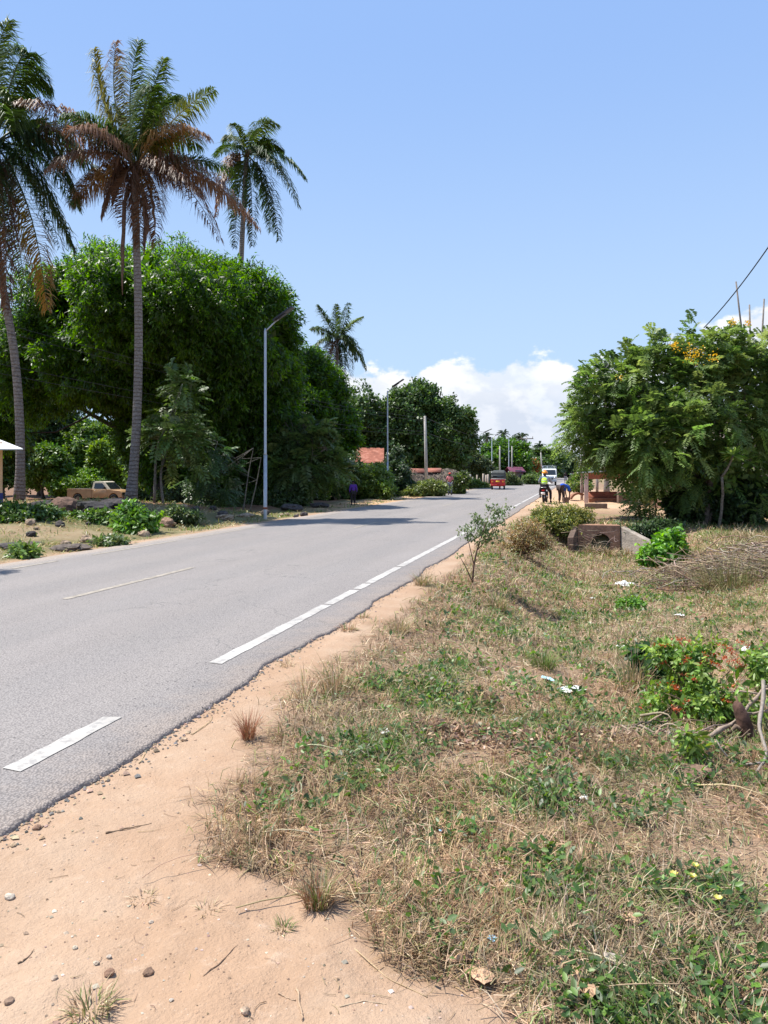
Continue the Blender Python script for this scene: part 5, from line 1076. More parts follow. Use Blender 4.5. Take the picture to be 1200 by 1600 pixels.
o = skin_mesh('safety_vest', [(0, -.25, .93), (0, -.22, 1.08), (0, -.12, 1.28), (0, -.10, 1.36), (.13, -.12, 1.31), (-.13, -.12, 1.31)], [(0, 1), (1, 2), (2, 3), (2, 4), (2, 5)], [.165, .165, .175, .09, .10, .10], M['hiviz'], t)
for z, y in ((1.04, -.415), (1.18, -.37)): m_ = MB(); m_.box((0, y, z), (.24, .015, .035)); m_.build('reflective_band', M['vestband'], t)
c0 = GP(878, 40.5); t = person('person in royal blue shirt bent double over the ground beside the motorcycle', c0, -.9, 1.0,
    dict(pelvis=(0, -.12, .90), spine=(0, .08, 1.0), chest=(0, .30, .94), neck=(0, .42, .84), head=(0, .48, .75), crown=(0, .53, .66), rsh=(.17, .30, .90), rel=(.18, .36, .62), rwr=(.14, .38, .38), rha=(.13, .39, .29), lsh=(-.17, .30, .90), lel=(-.18, .36, .62), lwr=(-.14, .40, .38), lha=(-.13, .41, .29), rhip=(.11, -.1, .86), rkn=(.15, .0, .48), lhip=(-.11, -.1, .86), lkn=(-.15, -.02, .48), ran=(.16, -.05, .09), lan=(-.16, -.05, .09), rtoe=(.17, .11, .04), ltoe=(-.17, .11, .04)), dict(shirt='royal', trousers='browntr'))
c0 = GP(884.5, 40.2); m_ = MB(); n = 16; a = np.arange(n) * 2 * math.pi / n
V = [(math.cos(q) * r_, math.sin(q) * r_, z) for (r_, z) in ((.14, 0), (.17, .30), (.155, .30), (.13, .02)) for q in a]; V.append((0, 0, .02))
bk = poly('bucket', V, [(i * n + j, i * n + (j + 1) % n, (i + 1) * n + (j + 1) % n, (i + 1) * n + j) for i in range(3) for j in range(n)] + [(3 * n + j, 3 * n + (j + 1) % n, 4 * n) for j in range(n)], M['darkconc'], None, loc=c0); tag(bk, 'dark bucket on the sand at the feet of the bending person', 'bucket')
for i, (px, d, lab, cl_) in enumerate(((883.5, 118, 'far person walking in the right lane towards the camera', dict(shirt='darkcl', trousers='denim')), (893, 112, 'far person at the right road edge beside the hedge bush', dict(shirt='shirtg', trousers='darkcl')), (896, 116, 'second far person at the right road edge, nearer the hedge bush', dict(shirt='pinkcl', trousers='darkcl')))):
    c0 = W(px, 738, d); c0[2] = .03; person(lab, c0, math.pi + .3 * i, .98, dict(rkn=(.1, .1, .5), ltoe=(-.1, .12, .04)), cl_)
# distant vehicle
base = W(886, 738, 240); base[2] = .03; t = thing('parked_car', 'tiny dark car at the far end of the road', 'car', base, math.pi)
extrude('body', [(-2.0, .3), (-2.05, .8), (-1.2, .95), (-.8, 1.42), (.6, 1.42), (1.2, .95), (2.0, .8), (2.05, .3)], -.85, .85, M['hub'], t, .05); 
for s in (-1, 1):
    for y in (-1.3, 1.3): wheel(t, s * .78, y, .32, .2)
m_ = MB(); m_.box((0, .93, 1.2), (1.4, .5, .3), tilt=Matrix.Rotation(-.6, 3, 'X')); m_.build('windscreen', M['glass'], t)
# ================================================================== GRASS, STRAW, CREEPERS
def ribbons(mb, P, azm, L_, w, e1, e2, C, twist=.5):
    n = len(P); h = np.stack([np.cos(azm), np.sin(azm), np.zeros(n)], -1); a2 = azm + twist * R.normal(size=n) * .5; h2 = np.stack([np.cos(a2), np.sin(a2), np.zeros(n)], -1); up = np.array([0, 0, 1.0])
    A = P; B = A + (h * np.cos(e1)[:, None] + up * np.sin(e1)[:, None]) * (L_ * .5)[:, None]; Cc = B + (h2 * np.cos(e2)[:, None] + up * np.sin(e2)[:, None]) * (L_ * .5)[:, None]
    s = np.stack([-np.sin(azm), np.cos(azm), R.normal(size=n) * .4], -1); s = norm(s) * (w * .5)[:, None]
    V = np.stack([A - s, A + s, B + s * .85, B - s * .85, Cc + s * .15, Cc - s * .15], 1); b_ = (np.arange(n) * 6)[:, None]
    mb.add(V.reshape(-1, 3), np.concatenate([b_ + np.array([[0, 1, 2, 3]]), b_ + np.array([[3, 2, 4, 5]])]), np.repeat(C, 6, 0))
def scatter_cam(n, d0, d1, x0=-.62, x1=.62, p=1.0):
    """random spots in front of the camera, thinning with distance"""
    u = R.random(n); k = 1 - p
    d = d0 * (d1 / d0) ** u if abs(k) < 1e-6 else (d0 ** k + u * (d1 ** k - d0 ** k)) ** (1 / k); s = R.uniform(x0, x1, n); xc = s * d
    return xc * RV[0] + d * FV[0], xc * RV[1] + d * FV[1], d, xc
STR = np.array([(.54, .41, .26), (.43, .31, .19), (.33, .24, .14), (.64, .52, .36), (.46, .32, .21), (.36, .30, .16)])
GRN = np.array([(.11, .17, .04), (.15, .20, .05), (.08, .13, .03), (.21, .23, .08)])
def lawn():
    straw = MB(); green = MB(); n = 400000
    X, Y, d, xc = scatter_cam(n, 1.7, 27, p=.9)
    g = greenness(X, Y); m_ = X - bound(X, Y); onr = X > roadc(Y) - 2.2
    dens = ss(-.10, .30, m_) * (.25 + .75 * ss(.22, .55, fnoise(X, Y, 1.9, 90, 3)))
    bare = ss(.50, .36, fnoise(X, Y, 1.1, 95, 3)) * .6 * (d < 8)
    keep = (R.random(n) < dens * (1 - bare)) & onr & (Y < 34)
    X, Y, d, g = X[keep], Y[keep], d[keep], g[keep]; n = len(X); isg = R.random(n) < (g * .45 + .07 + .15 * ss(6, 11, d))
    Z = H(X, Y)
    for sel, mb, pal in ((~isg, straw, STR), (isg, green, GRN)):
        x, y_, dd = X[sel], Y[sel], d[sel]; k = len(x); P_ = np.stack([x, y_, Z[sel] + R.random(k) * .022 * (1 + dd * .06)], -1)
        cell = .07 * (1 + dd * .05); cx_ = (np.floor(x / cell) + .5 + .5 * np.sin(np.floor(x / cell) * 12.9 + np.floor(y_ / cell) * 78.2)) * cell; cy_ = (np.floor(y_ / cell) + .5 + .5 * np.sin(np.floor(x / cell) * 39.3 + np.floor(y_ / cell) * 11.1)) * cell
        inc = R.random(k) < .5; f_ = R.uniform(.15, .5, k); x = np.where(inc, cx_ + (x - cx_) * f_, x); y_ = np.where(inc, cy_ + (y_ - cy_) * f_, y_); P_[:, 0] = x; P_[:, 1] = y_; P_[:, 2] = H(x, y_) + np.where(inc, 0, R.random(k) * .03)
        ctone = TAB[(np.floor(cx_ * 31).astype(int)) & 255, (np.floor(cy_ * 37).astype(int)) & 255]
        comb = fnoise(x, y_, .9, 99, 2) * 12
        az_ = np.where(R.random(k) < .45, comb + R.normal(size=k) * .5, R.uniform(0, 6.283, k)); az_ = np.where(inc, np.arctan2(y_ - cy_, x - cx_) + R.normal(size=k) * .6, az_)
        if pal is STR:
            L_ = R.uniform(.04, .125, k) * (1 + dd * .045); w = np.maximum(R.uniform(.0022, .0042, k), dd * .00085); e1 = R.uniform(-.05, .75, k) * R.random(k); e2 = -e1 * .8 + R.normal(size=k) * .15
            stand = (R.random(k) < .05) | (inc & (R.random(k) < .45)); e1 = np.where(stand, R.uniform(.7, 1.4, k), e1); e2 = np.where(stand, e1 - R.uniform(.1, .7, k), e2)
            tn = fnoise(x, y_, 1.4, 110, 3)[:, None]; rd = ss(.45, .62, fnoise(x, y_, 1.1, 118, 3))[:, None]; c = shades(k, pal, .35, .08) * (.58 + .45 * tn) * (.6 + .7 * ctone[:, None]) * (1 - rd * [.04, .12, .17])
        else:
            L_ = R.uniform(.04, .10, k) * (1 + dd * .05); w = np.maximum(R.uniform(.0035, .006, k), dd * .0010); e1 = R.uniform(.35, 1.35, k); e2 = e1 - R.uniform(.3, 1.2, k); c = shades(k, pal, .3, .10) * (.6 + .8 * ctone[:, None])
        ribbons(mb, P_, az_, L_, w, e1, e2, c)
    o = straw.build('dry_grass', STRAW); o['kind'] = 'stuff'; tag(o, 'matted dry straw covering the verge and ditch', 'dry grass')
    o = green.build('green_grass', LEAF); o['kind'] = 'stuff'; tag(o, 'patches of short green grass among the straw', 'grass')
lawn()
def creepers():
    mb = MB(); n = 34000; X, Y, d, xc = scatter_cam(n, 1.75, 16, p=.75)
    g = greenness(X, Y) * .6 + .7 * ss(.50, .66, fnoise(X, Y, 2.6, 130, 2)) * ss(.35, .6, fnoise(X, Y, .7, 132, 2)); keep = (R.random(n) < .04 + g * .75) & (X - bound(X, Y) > .22)
    X, Y, d = X[keep], Y[keep], d[keep]; n = len(X); per = 4
    P_ = np.repeat(np.stack([X, Y, H(X, Y) + .012], -1), per, 0); k = n * per; P_ += np.stack([R.normal(size=k) * .03, R.normal(size=k) * .03, R.random(k) * .05], -1)
    a = R.uniform(0, 6.283, k); e = R.uniform(.1, 1.0, k); D = np.stack([np.cos(a) * np.cos(e), np.sin(a) * np.cos(e), np.sin(e)], -1); dd = np.repeat(d, per)
    ln = R.uniform(.016, .042, k) * (1 + dd * .075); near = dd < 6
    tone = np.repeat(shades(n, [(.055, .12, .025), (.085, .16, .035), (.13, .23, .04), (.06, .10, .03)], .3, .08), per, 0)
    N_ = norm(np.stack([R.normal(size=k) * .5, R.normal(size=k) * .5, np.ones(k)], -1))
    leaf_quads(mb, P_[near], D[near], N_[near], ln[near], ln[near] * .42, tone[near], True); leaf_quads(mb, P_[~near], D[~near], N_[~near], ln[~near] * 1.1, ln[~near] * .6, tone[~near])
    o = mb.build('creeping_weeds', LEAF); o['kind'] = 'stuff'; tag(o, 'low broad leaved weeds creeping through the straw', 'weeds')
    st = MB(); n = 500                                   # long dry stalks and runners lying over everything
    X, Y, d, xc = scatter_cam(n, 1.8, 12, p=.8); keep = (X - bound(X, Y) > .1); X, Y = X[keep], Y[keep]
    for x, y_ in zip(X, Y):
        a = R.uniform(0, 6.283); ln = R.uniform(.15, .5); t_ = np.linspace(0, 1, 6); q = np.stack([x + np.cos(a + .5 * t_) * ln * t_, y_ + np.sin(a + .5 * t_) * ln * t_], -1)
        z = H(q[:, 0], q[:, 1]) + .02 + .05 * np.sin(t_ * 3.1) * R.random(); st.tube(np.column_stack([q, z]), R.uniform(.0015, .0032), 4, shades(1, STR, .2)[0])
    o = st.build('dry_stalks', STRAW); o['kind'] = 'stuff'; tag(o, 'long dry stalks lying across the verge', 'dry stalks')
creepers()
def left_verge():
    straw = MB(); green = MB(); n = 90000
    s = R.random(n); d = 11 * (60 / 11) ** s; xs = R.uniform(-.55, .2, n); xc = xs * d; X = xc * RV[0] + d * FV[0]; Y = xc * RV[1] + d * FV[1]
    u = roadc(Y) - 9.75 - X; path = (d > 16.8) & (d < 20.8) & (xc < -5.2)
    lim = np.where(d < 30, 9, 1.6); keep = (u > .12) & (u < lim) & (R.random(n) < .15 + .85 * ss(.35, .55, fnoise(X, Y, 1.2, 140, 3))) & (~path | (R.random(n) < .25)) & (R.random(n) < np.where(d > 25, .6, 1))
    X, Y, d = X[keep], Y[keep], d[keep]; k = len(X); P_ = np.stack([X, Y, H(X, Y)], -1); g = R.random(k) < .25 + .6 * ss(.4, .6, fnoise(X, Y, .8, 150, 3))
    for sel, mb, pal, e in ((~g, straw, STR * np.array([.85, .85, .7]), .8), (g, green, GRN, 1.3)):
        q = int(sel.sum()); e1 = R.uniform(.2, e, q); ribbons(mb, P_[sel], R.uniform(0, 6.28, q), R.uniform(.07, .22, q), np.maximum(.006, d[sel] * .0009), e1, e1 - R.uniform(.2, 1, q), shades(q, pal, .3, .1))
    o = straw.build('verge_straw', STRAW); o['kind'] = 'stuff'; tag(o, 'dry grass along the left road verge', 'dry grass')
    o = green.build('verge_grass', LEAF); o['kind'] = 'stuff'; tag(o, 'green grass along the left road verge', 'grass')
left_verge()
def far_grass():
    mb = MB(); n = 30000; d = 27 * (90 / 27) ** R.random(n); xs = R.uniform(.2, .62, n); xc = xs * d; X = xc * RV[0] + d * FV[0]; Y = xc * RV[1] + d * FV[1]
    keep = (X > 2.5) & (R.random(n) < ss(.35, .6, fnoise(X, Y, .7, 160, 3)) * (.25 + .75 * ss(5, 9, X))); X, Y, d = X[keep], Y[keep], d[keep]; k = len(X)
    e1 = R.uniform(.5, 1.4, k); ribbons(mb, np.stack([X, Y, H(X, Y)], -1), R.uniform(0, 6.28, k), R.uniform(.12, .3, k), d * .0010, e1, e1 - .6, shades(k, [(.36, .30, .12), (.28, .26, .10), (.18, .22, .07)], .3))
    o = mb.build('bank_grass', STRAW); o['kind'] = 'stuff'; tag(o, 'yellowing grass on the rising ground behind the shelter', 'grass')
far_grass()
def tall_grass():
    mb = MB(); n = 26000; X = R.uniform(2.2, 9, n); Y = R.uniform(7, 24, n); d = X * FV[0] + Y * FV[1]; xc = X * RV[0] + Y * RV[1]
    keep = (R.random(n) < ss(.42, .62, fnoise(X, Y, .55, 180, 3)) * ss(2.4, 4.2, X - .06 * (Y - 8))) & (xc < d * .62); X, Y, d = X[keep], Y[keep], d[keep]; k = len(X)
    e1 = R.uniform(.5, 1.45, k); ribbons(mb, np.stack([X, Y, H(X, Y)], -1), R.uniform(0, 6.28, k), R.uniform(.15, .55, k), np.maximum(.004, d * .0007), e1, e1 - R.uniform(.3, 1.2, k), shades(k, [(.34, .25, .15), (.26, .18, .11), (.20, .19, .08), (.42, .33, .21), (.15, .17, .06)], .3))
    o = mb.build('tall_dry_grass', STRAW); o['kind'] = 'stuff'; tag(o, 'taller brown dry grass standing on the right bank', 'dry grass')
tall_grass()
def litter():
    mb = MB(); n = 3600; px = R.uniform(640, 1180, n); py = 1148 + R.normal(size=n) * 20 + 8 * np.sin(px / 60.) - .02 * (px - 640); d = 1920 / (py - 738)
    xc = (px - 600) / 1200 * d; X = xc * RV[0] + d * FV[0]; Y = xc * RV[1] + d * FV[1]; keep = R.random(n) < .35 + .65 * ss(.4, .55, fnoise(X, Y, 2, 170, 2)); X, Y = X[keep], Y[keep]; k = len(X)
    P_ = np.stack([X, Y, H(X, Y) + .01 + R.random(k) * .045], -1); leaf_quads(mb, P_, rdir(k) * [1, 1, .5], rdir(k), R.uniform(.02, .055, k), R.uniform(.008, .024, k), shades(k, [(.22, .14, .09), (.12, .075, .055), (.36, .24, .16), (.50, .38, .25)], .3))
    o = mb.build('leaf_litter', STRAW); o['kind'] = 'stuff'; tag(o, 'band of dead curled brown leaves along the lip of the ditch', 'leaf litter')
    mb = MB(); k = 2300; X, Y, d, xc = scatter_cam(k, 1.6, 9, -.6, .3, .6); keep = (X - bound(X, Y) < .25) & (X > edge_r(Y) + .04); X, Y = X[keep], Y[keep]; k = len(X); r_ = R.uniform(.002, .007, k) * (1 + .8 * (R.random(k) < .06))
    ico = np.array([(1, 0, 0), (0, 1, 0), (-1, 0, 0), (0, -1, 0), (0, 0, 1), (0, 0, -1)], float); F = np.array([(0, 1, 4, 4), (1, 2, 4, 4), (2, 3, 4, 4), (3, 0, 4, 4)])
    V = (ico[None] * r_[:, None, None] * R.uniform(.6, 1.3, (k, 6, 1))); V[:, :, 2] *= .6; V += np.stack([X, Y, H(X, Y) + r_ * .2], -1)[:, None]
    FF = (np.array([(0, 1, 4), (1, 2, 4), (2, 3, 4), (3, 0, 4)])[None] + (np.arange(k) * 6)[:, None, None]).reshape(-1, 3)
    o = build('grit', V.reshape(-1, 3), FF, ROCK, col=np.repeat(shades(k, [(.42, .30, .22), (.55, .45, .36), (.30, .2, .14)], .3), 6, 0)); o['kind'] = 'stuff'; tag(o, 'small grit scattered over the bare dirt', 'grit')
    k = 1600; Y = 1.5 * (16 / 1.5) ** R.random(k); X = edge_r(Y) + .01 + R.exponential(.05, k); r_ = R.uniform(.003, .012, k) * np.where(R.random(k) < .1, 1.8, 1)
    V = (ico[None] * r_[:, None, None] * R.uniform(.6, 1.3, (k, 6, 1))); V[:, :, 2] *= .7; V += np.stack([X, Y, H(X, Y) + r_ * .3], -1)[:, None]; FF = (np.array([(0, 1, 4), (1, 2, 4), (2, 3, 4), (3, 0, 4)])[None] + (np.arange(k) * 6)[:, None, None]).reshape(-1, 3)
    o = build('asphalt_crumbs', V.reshape(-1, 3), FF, ROCK, col=np.repeat(shades(k, [(.12, .11, .105), (.20, .18, .165), (.38, .27, .19), (.45, .32, .22)], .3), 6, 0)); o['kind'] = 'stuff'; tag(o, 'crumbs of broken asphalt and gravel along the ragged road edge', 'gravel')
    tw = MB(); k = 300; X, Y, d, xc = scatter_cam(k, 1.7, 7, -.6, .3, .7)
    for x, y_ in zip(X, Y):
        if x - bound(x, y_) < .15 and x > edge_r(y_) + .05:
            a = R.uniform(0, 6.28); bd = R.normal() * .6; ln = R.uniform(.015, .07) * (1 if R.random() < .9 else 2); t_ = np.linspace(0, 1, 4); q = np.stack([x + np.cos(a + bd * t_) * ln * t_, y_ + np.sin(a + bd * t_) * ln * t_], -1); tw.tube(np.column_stack([q, H(q[:, 0], q[:, 1]) + .004]), R.uniform(.0005, .0013) * np.array([1, .9, .7, .3]), 4, shades(1, [(.22, .14, .09), (.45, .34, .2)], .3)[0])
    o = tw.build('straw_bits', STRAW); o['kind'] = 'stuff'; tag(o, 'broken bits of straw and stem lying on the bare dirt', 'straw')
litter()

# ------------------------------------------------------------------ tufts, twigs, stones (each its own thing)
def tuft(px, py, r, h, n, pal, lab, w=.004, lean=.5, name='grass_tuft'):
    p, d = Gpx(px, py); mb = MB(); a = R.uniform(0, 6.28, n); q = R.random(n) ** .6 * r; P_ = np.stack([np.cos(a) * q, np.sin(a) * q, np.zeros(n) - .005], -1)
    e1 = np.pi / 2 - R.random(n) * lean * 1.3; ribbons(mb, P_, a + R.normal(size=n) * .5, h * R.uniform(.5, 1.15, n), np.full(n, max(w, d * .0008)), e1, e1 - R.uniform(.1, .9, n), shades(n, pal, .25, .08))
    o = mb.build(name, STRAW, None, loc=p); tag(o, lab, 'grass tuft', 'grass tufts on the verge')
RED = [(.30, .12, .07), (.36, .18, .10), (.25, .15, .08)]; ST2 = [tuple(v) for v in STR]; MIX = ST2 + [(.13, .17, .05), (.16, .2, .06)]
tuft(388, 1155, .035, .20, 150, RED, 'reddish brown spiky tuft on the dirt where the verge meets the asphalt')
tuft(498, 1418, .05, .13, 320, MIX + RED, 'dense spiky tuft at the tip of the straw, lowest one of its size')
tuft(442, 1452, .035, .045, 90, [(.10, .15, .05)] + MIX, 'small flattened green tuft just left of the dense spiky one', lean=1.3)
tuft(140, 1580, .06, .085, 150, MIX, 'flat pale tuft near the bottom left corner', lean=1.2)
tuft(225, 1405, .05, .05, 60, ST2, 'sparse dry tuft in the middle of the bare dirt', lean=1.4)
tuft(325, 1425, .05, .05, 50, ST2, 'straggling dry tuft right of the middle of the bare dirt', lean=1.4)
tuft(545, 985, .08, .10, 120, RED + MIX, 'brown and green tuft by the ragged asphalt edge', lean=1.2)
tuft(568, 965, .07, .08, 90, MIX, 'olive tuft beside the brown one at the asphalt edge', lean=1.3)
tuft(450, 1040, .08, .07, 100, ST2, 'low dry tuft in the dirt notch of the asphalt edge', lean=1.3)
tuft(340, 1112, .04, .04, 40, ST2, 'tiny dry tuft at the corner of the broken asphalt', lean=1.3)
tuft(525, 1085, .08, .32, 160, MIX, 'tall thin seeding tuft left of the green patch', lean=.6)
tuft(475, 1095, .05, .30, 50, ST2, 'few tall bare stalks leaning over the dirt strip', lean=.7, w=.003)
tuft(660, 915, .12, .22, 160, MIX, 'tall tuft at the foot of the roadside sapling, left side')
tuft(775, 955, .14, .30, 160, MIX, 'tall tuft at the foot of the roadside sapling, right side')
tuft(850, 1045, .10, .22, 150, [(.13, .2, .05), (.2, .22, .08)], 'green upright tuft in the ditch below the white litter')
tuft(990, 1075, .12, .38, 120, MIX, 'thin tall grass left of the red flowering shrub', w=.003, lean=.5)
tuft(625, 990, .10, .20, 130, MIX, 'tuft on the shoulder lip left of the ditch')
tuft(1140, 920, .5, .75, 420, [(.30, .24, .13), (.22, .2, .1), (.18, .2, .08)], 'big grey dry grass clump on the right bank', w=.005, lean=.9)
tuft(1195, 1060, .04, .55, 9, [(.07, .11, .03)], 'few long dark reed blades at the right edge', w=.012, lean=.5)
def stone(px, py, r, lab, col=(.48, .36, .26), flat=.6, sub=2, name='stone', group='stones on the bare dirt', sx=1.0, sink=.25, cat='stone'):
    p, d = Gpx(px, py); bm = bmesh.new(); bmesh.ops.create_icosphere(bm, subdivisions=sub, radius=r); sd = R.uniform(0, 50)
    for v in bm.verts:
        q = np.array([v.co[:]]) / r; k = .40 + .95 * float(vn3(q * 1.6 + sd, 1.2, 3)[0]) + .30 * float(vn3(q * 4 + sd, 1.2, 5)[0]); v.co = Vector((v.co.x * k * sx, v.co.y * k, v.co.z * k * flat))
    me = bpy.data.meshes.new(name); bm.to_mesh(me); bm.free(); me.materials.append(ROCK); n = len(me.vertices); a = me.attributes.new('col', 'FLOAT_COLOR', 'POINT'); c = np.ones((n, 4), np.float32); c[:, :3] = np.array(col) * R.uniform(.8, 1.2, (n, 1)); a.data.foreach_set('color', c.ravel())
    o = bpy.data.objects.new(name, me); S.collection.objects.link(o); o.location = p + [0, 0, r * flat * (1 - sink * 1.6)]; o.rotation_euler = (0, 0, R.uniform(0, 6)); tag(o, lab, cat, group); return o
for px, py, r, lab, col in ((15, 1404, .017, 'pale stone at the left edge of the bare dirt', (.68, .58, .46)), (171, 1524, .016, 'brown stone left of the pair near the bottom', (.34, .2, .13)), (231, 1524, .018, 'dark brown stone, largest of the pair near the bottom', (.24, .15, .10)), (85, 1531, .011, 'small pale stone left of the pair near the bottom', (.5, .38, .28)), (117, 1485, .009, 'small cream pebble on the bottom left dirt', (.66, .56, .42)), (150, 1508, .010, 'cream pebble just above the brown stone', (.6, .48, .36)), (170, 1498, .009, 'pebble between the cream ones', (.6, .5, .4)),
    (236, 1443, .009, 'cream pebble in the centre of the dirt', (.64, .52, .4)), (294, 1147, .018, 'beige stone near the broken asphalt corner', (.52, .38, .25)), (287, 1158, .020, 'beige stone beside its twin at the asphalt corner', (.5, .36, .24)), (58, 1297, .018, 'reddish flat stone under the asphalt edge', (.30, .18, .12)), (14, 1570, .014, 'brown pebble at the bottom left corner', (.3, .2, .14)), (382, 1585, .015, 'beige pebble near the bottom centre', (.5, .36, .25)), (268, 1565, .007, 'tiny pale pebble near the bottom', (.6, .5, .4))): stone(px, py, r, lab, col)
for px, py, r, fl, lab, col in ((150, 803, .50, .5, 'large dark boulder in front of the pickup', (.055, .05, .05)), (98, 802, .42, .7, 'brown rock left of the large dark boulder', (.17, .10, .07)), (68, 800, .42, .55, 'dark grey rock next to the brown one, towards the leaning palm', (.08, .07, .07)), (46, 812, .30, .5, 'brown rock below the leaning palm', (.20, .13, .09)), (180, 796, .40, .6, 'dark rock at the foot of the nearest palm, left side', (.06, .05, .05)), (30, 858, .34, .3, 'low dark rock in the left verge grass', (.10, .085, .08)), (110, 860, .28, .3, 'low rock hidden in verge grass below the path', (.14, .11, .09)), (135, 848, .13, .8, 'pale tan stone on the left verge', (.42, .30, .2)), (49, 838, .12, .7, 'small black stone on the dirt path', (.05, .04, .04)), (225, 838, .13, .8, 'round tan stone under the green bush', (.42, .3, .2)), (262, 822, .2, .8, 'reddish block stone right of the green bush', (.35, .22, .15)), (352, 812, .26, .4, 'pale rock left of the nearest lamp foot', (.38, .28, .19)), (385, 808, .22, .4, 'small pale rock just left of the nearest lamp foot', (.36, .27, .19)), (455, 797, .4, .4, 'dark rock pile stone right of the nearest lamp', (.09, .075, .07)), (500, 793, .35, .4, 'dark stone further right of the nearest lamp', (.08, .065, .06))):
    stone(px, py, r, lab, col, fl, 3, 'boulder', 'rocks on the left verge', 1.3, .3, 'rock')
for i in range(26):
    px = R.uniform(20, 480); py = R.uniform(796, 812) if px > 200 else R.uniform(800, 868)
    if py > 845 - px * .1 + 20: py = 820
    stone(px, py, R.uniform(.06, .16), ['small dark stone in the left verge', 'small tan stone in the left verge'][i % 2] + ' between %s' % ['the kiosk and the palm foot', 'the palm foot and the nearest lamp', 'the nearest lamp and the purple figure'][0 if px < 200 else 1 if px < 400 else 2], [(.09, .075, .07), (.36, .26, .18)][i % 2], .8, 2, 'stone', 'small %s stones %s' % (['dark', 'tan'][i % 2], 'by the kiosk' if px < 200 else 'by the nearest lamp' if px < 400 else 'by the purple figure'), 1.2, .3)
def twig(pts, r, lab, col=(.25, .17, .11), name='twig', group='twigs on the ground', cat='twig', mtl=None, fork=0):
    P_ = [np.array([*Gpx(x, y_)[0][:2], 0]) for x, y_ in [p[:2] for p in pts]]; P_ = [np.array([p[0], p[1], float(H(p[0], p[1])) + r * .7 + (q[2] if len(q) > 2 else 0)]) for p, q in zip(P_, pts)]; b_ = P_[0].copy(); q = np.array(P_); t = np.linspace(0, 1, 16); s0 = np.linspace(0, 1, len(q))
    Q = np.stack([np.interp(t, s0, q[:, k]) for k in range(3)], -1) + R.normal(size=(16, 3)) * r * .7; Q[1:-1] = (Q[:-2] + Q[1:-1] * 2 + Q[2:]) / 4; mb = MB(); mb.tube(Q - b_, np.linspace(r, r * .5, 16) * (1 + .15 * R.normal(size=16)), 6, col)
    for f in range(fork): i = R.integers(4, 13); e = Q[i] + rdir(1)[0] * [1, 1, .4] * r * 22; mb.tube(limb(Q[i] - b_, e - b_, .2, 6), np.linspace(r * .5, r * .2, 6), 5, col)
    o = mb.build(name, mtl or TWIGM, None, smooth=True, loc=b_); tag(o, lab, cat, group)
twig([(165, 1303), (200, 1298), (237, 1289)], .004, 'slightly curved brown twig in the upper middle of the dirt'); twig([(318, 1525), (345, 1505), (371, 1478)], .003, 'thin tan twig slanting in the lower middle of the dirt', (.42, .27, .17)); twig([(28, 1510), (40, 1500), (53, 1487)], .003, 'short dark twig near the left edge')
twig([(507, 1450), (560, 1490), (600, 1530), (668, 1560)], .003, 'long bent straw stem trailing from the tuft to the bottom', (.50, .36, .21)); twig([(508, 1440), (520, 1415), (560, 1402), (605, 1389)], .004, 'stout straw stem leaning from the dense spiky tuft', (.48, .33, .2)); twig([(463, 1550), (470, 1580), (474, 1600)], .004, 'pale stick at the bottom centre edge', (.45, .31, .2)); twig([(435, 1555), (450, 1562), (462, 1565)], .003, 'short pale stick crossing the one at the bottom', (.45, .31, .2)); twig([(530, 1575), (570, 1567), (605, 1571)], .002, 'thin pale stem lying level near the bottom', (.5, .38, .25))
twig([(300, 1150), (330, 1128), (332, 1120)], .003, 'bent straw loop at the corner of the asphalt', (.5, .37, .2)); twig([(218, 1196), (226, 1180), (228, 1176)], .003, 'short straw bit beside the asphalt edge', (.5, .37, .2))
twig([(1105, 1165, .05), (1150, 1150, .1), (1180, 1135, .2), (1215, 1120, .3)], .018, 'thick bare branch jutting in from the right under the shrub', (.34, .26, .2), 'fallen_branch', 'fallen branches by the shrub', 'branch', fork=4); twig([(1195, 1130, .3), (1188, 1165, .12), (1196, 1200, .05), (1185, 1215, 0)], .016, 'crooked grey branch hanging at the right edge', (.3, .25, .21), 'fallen_branch', 'fallen branches by the shrub', 'branch', fork=2); twig([(970, 1152, .03), (1020, 1140, .06), (1050, 1122, .08)], .009, 'straight bleached branch over the leaf litter', (.42, .3, .2), 'fallen_branch', 'fallen branches by the shrub', 'branch', fork=2); twig([(880, 1160, .02), (960, 1148, .04), (1045, 1135, .05)], .007, 'long low bleached branch lying left of the straight one', (.38, .28, .2), 'fallen_branch', 'fallen branches by the shrub', 'branch', fork=3)
# torn stump
p, d = Gpx(1172, 1158); mb = MB(); mb.tube([(0, 0, -.1), (-.02, 0, .06), (-.05, .0, .16), (-.085, .0, .245), (-.10, 0, .27)], [.062, .055, .048, .035, .006], 9, (.13, .07, .05)); mb.tube([(-.04, 0, .18), (-.095, 0, .30)], [.02, .004], 5, (.2, .12, .08)); mb.tube([(0, 0, .05), (-.10, -.03, .10), (-.15, -.03, .04)], [.02, .018, .01], 6, (.2, .14, .1)); o = mb.build('tree_stump', BARK, None, smooth=True, loc=p); tag(o, 'broken dark brown stump with splintered top beside the red flowering shrub', 'stump')
stone(1078, 1212, .085, 'brown eroded stone ledge with dark underside, under the small seedling', (.26, .165, .11), .38, 3, 'stone_ledge', None, 1.5, .3, 'stone')
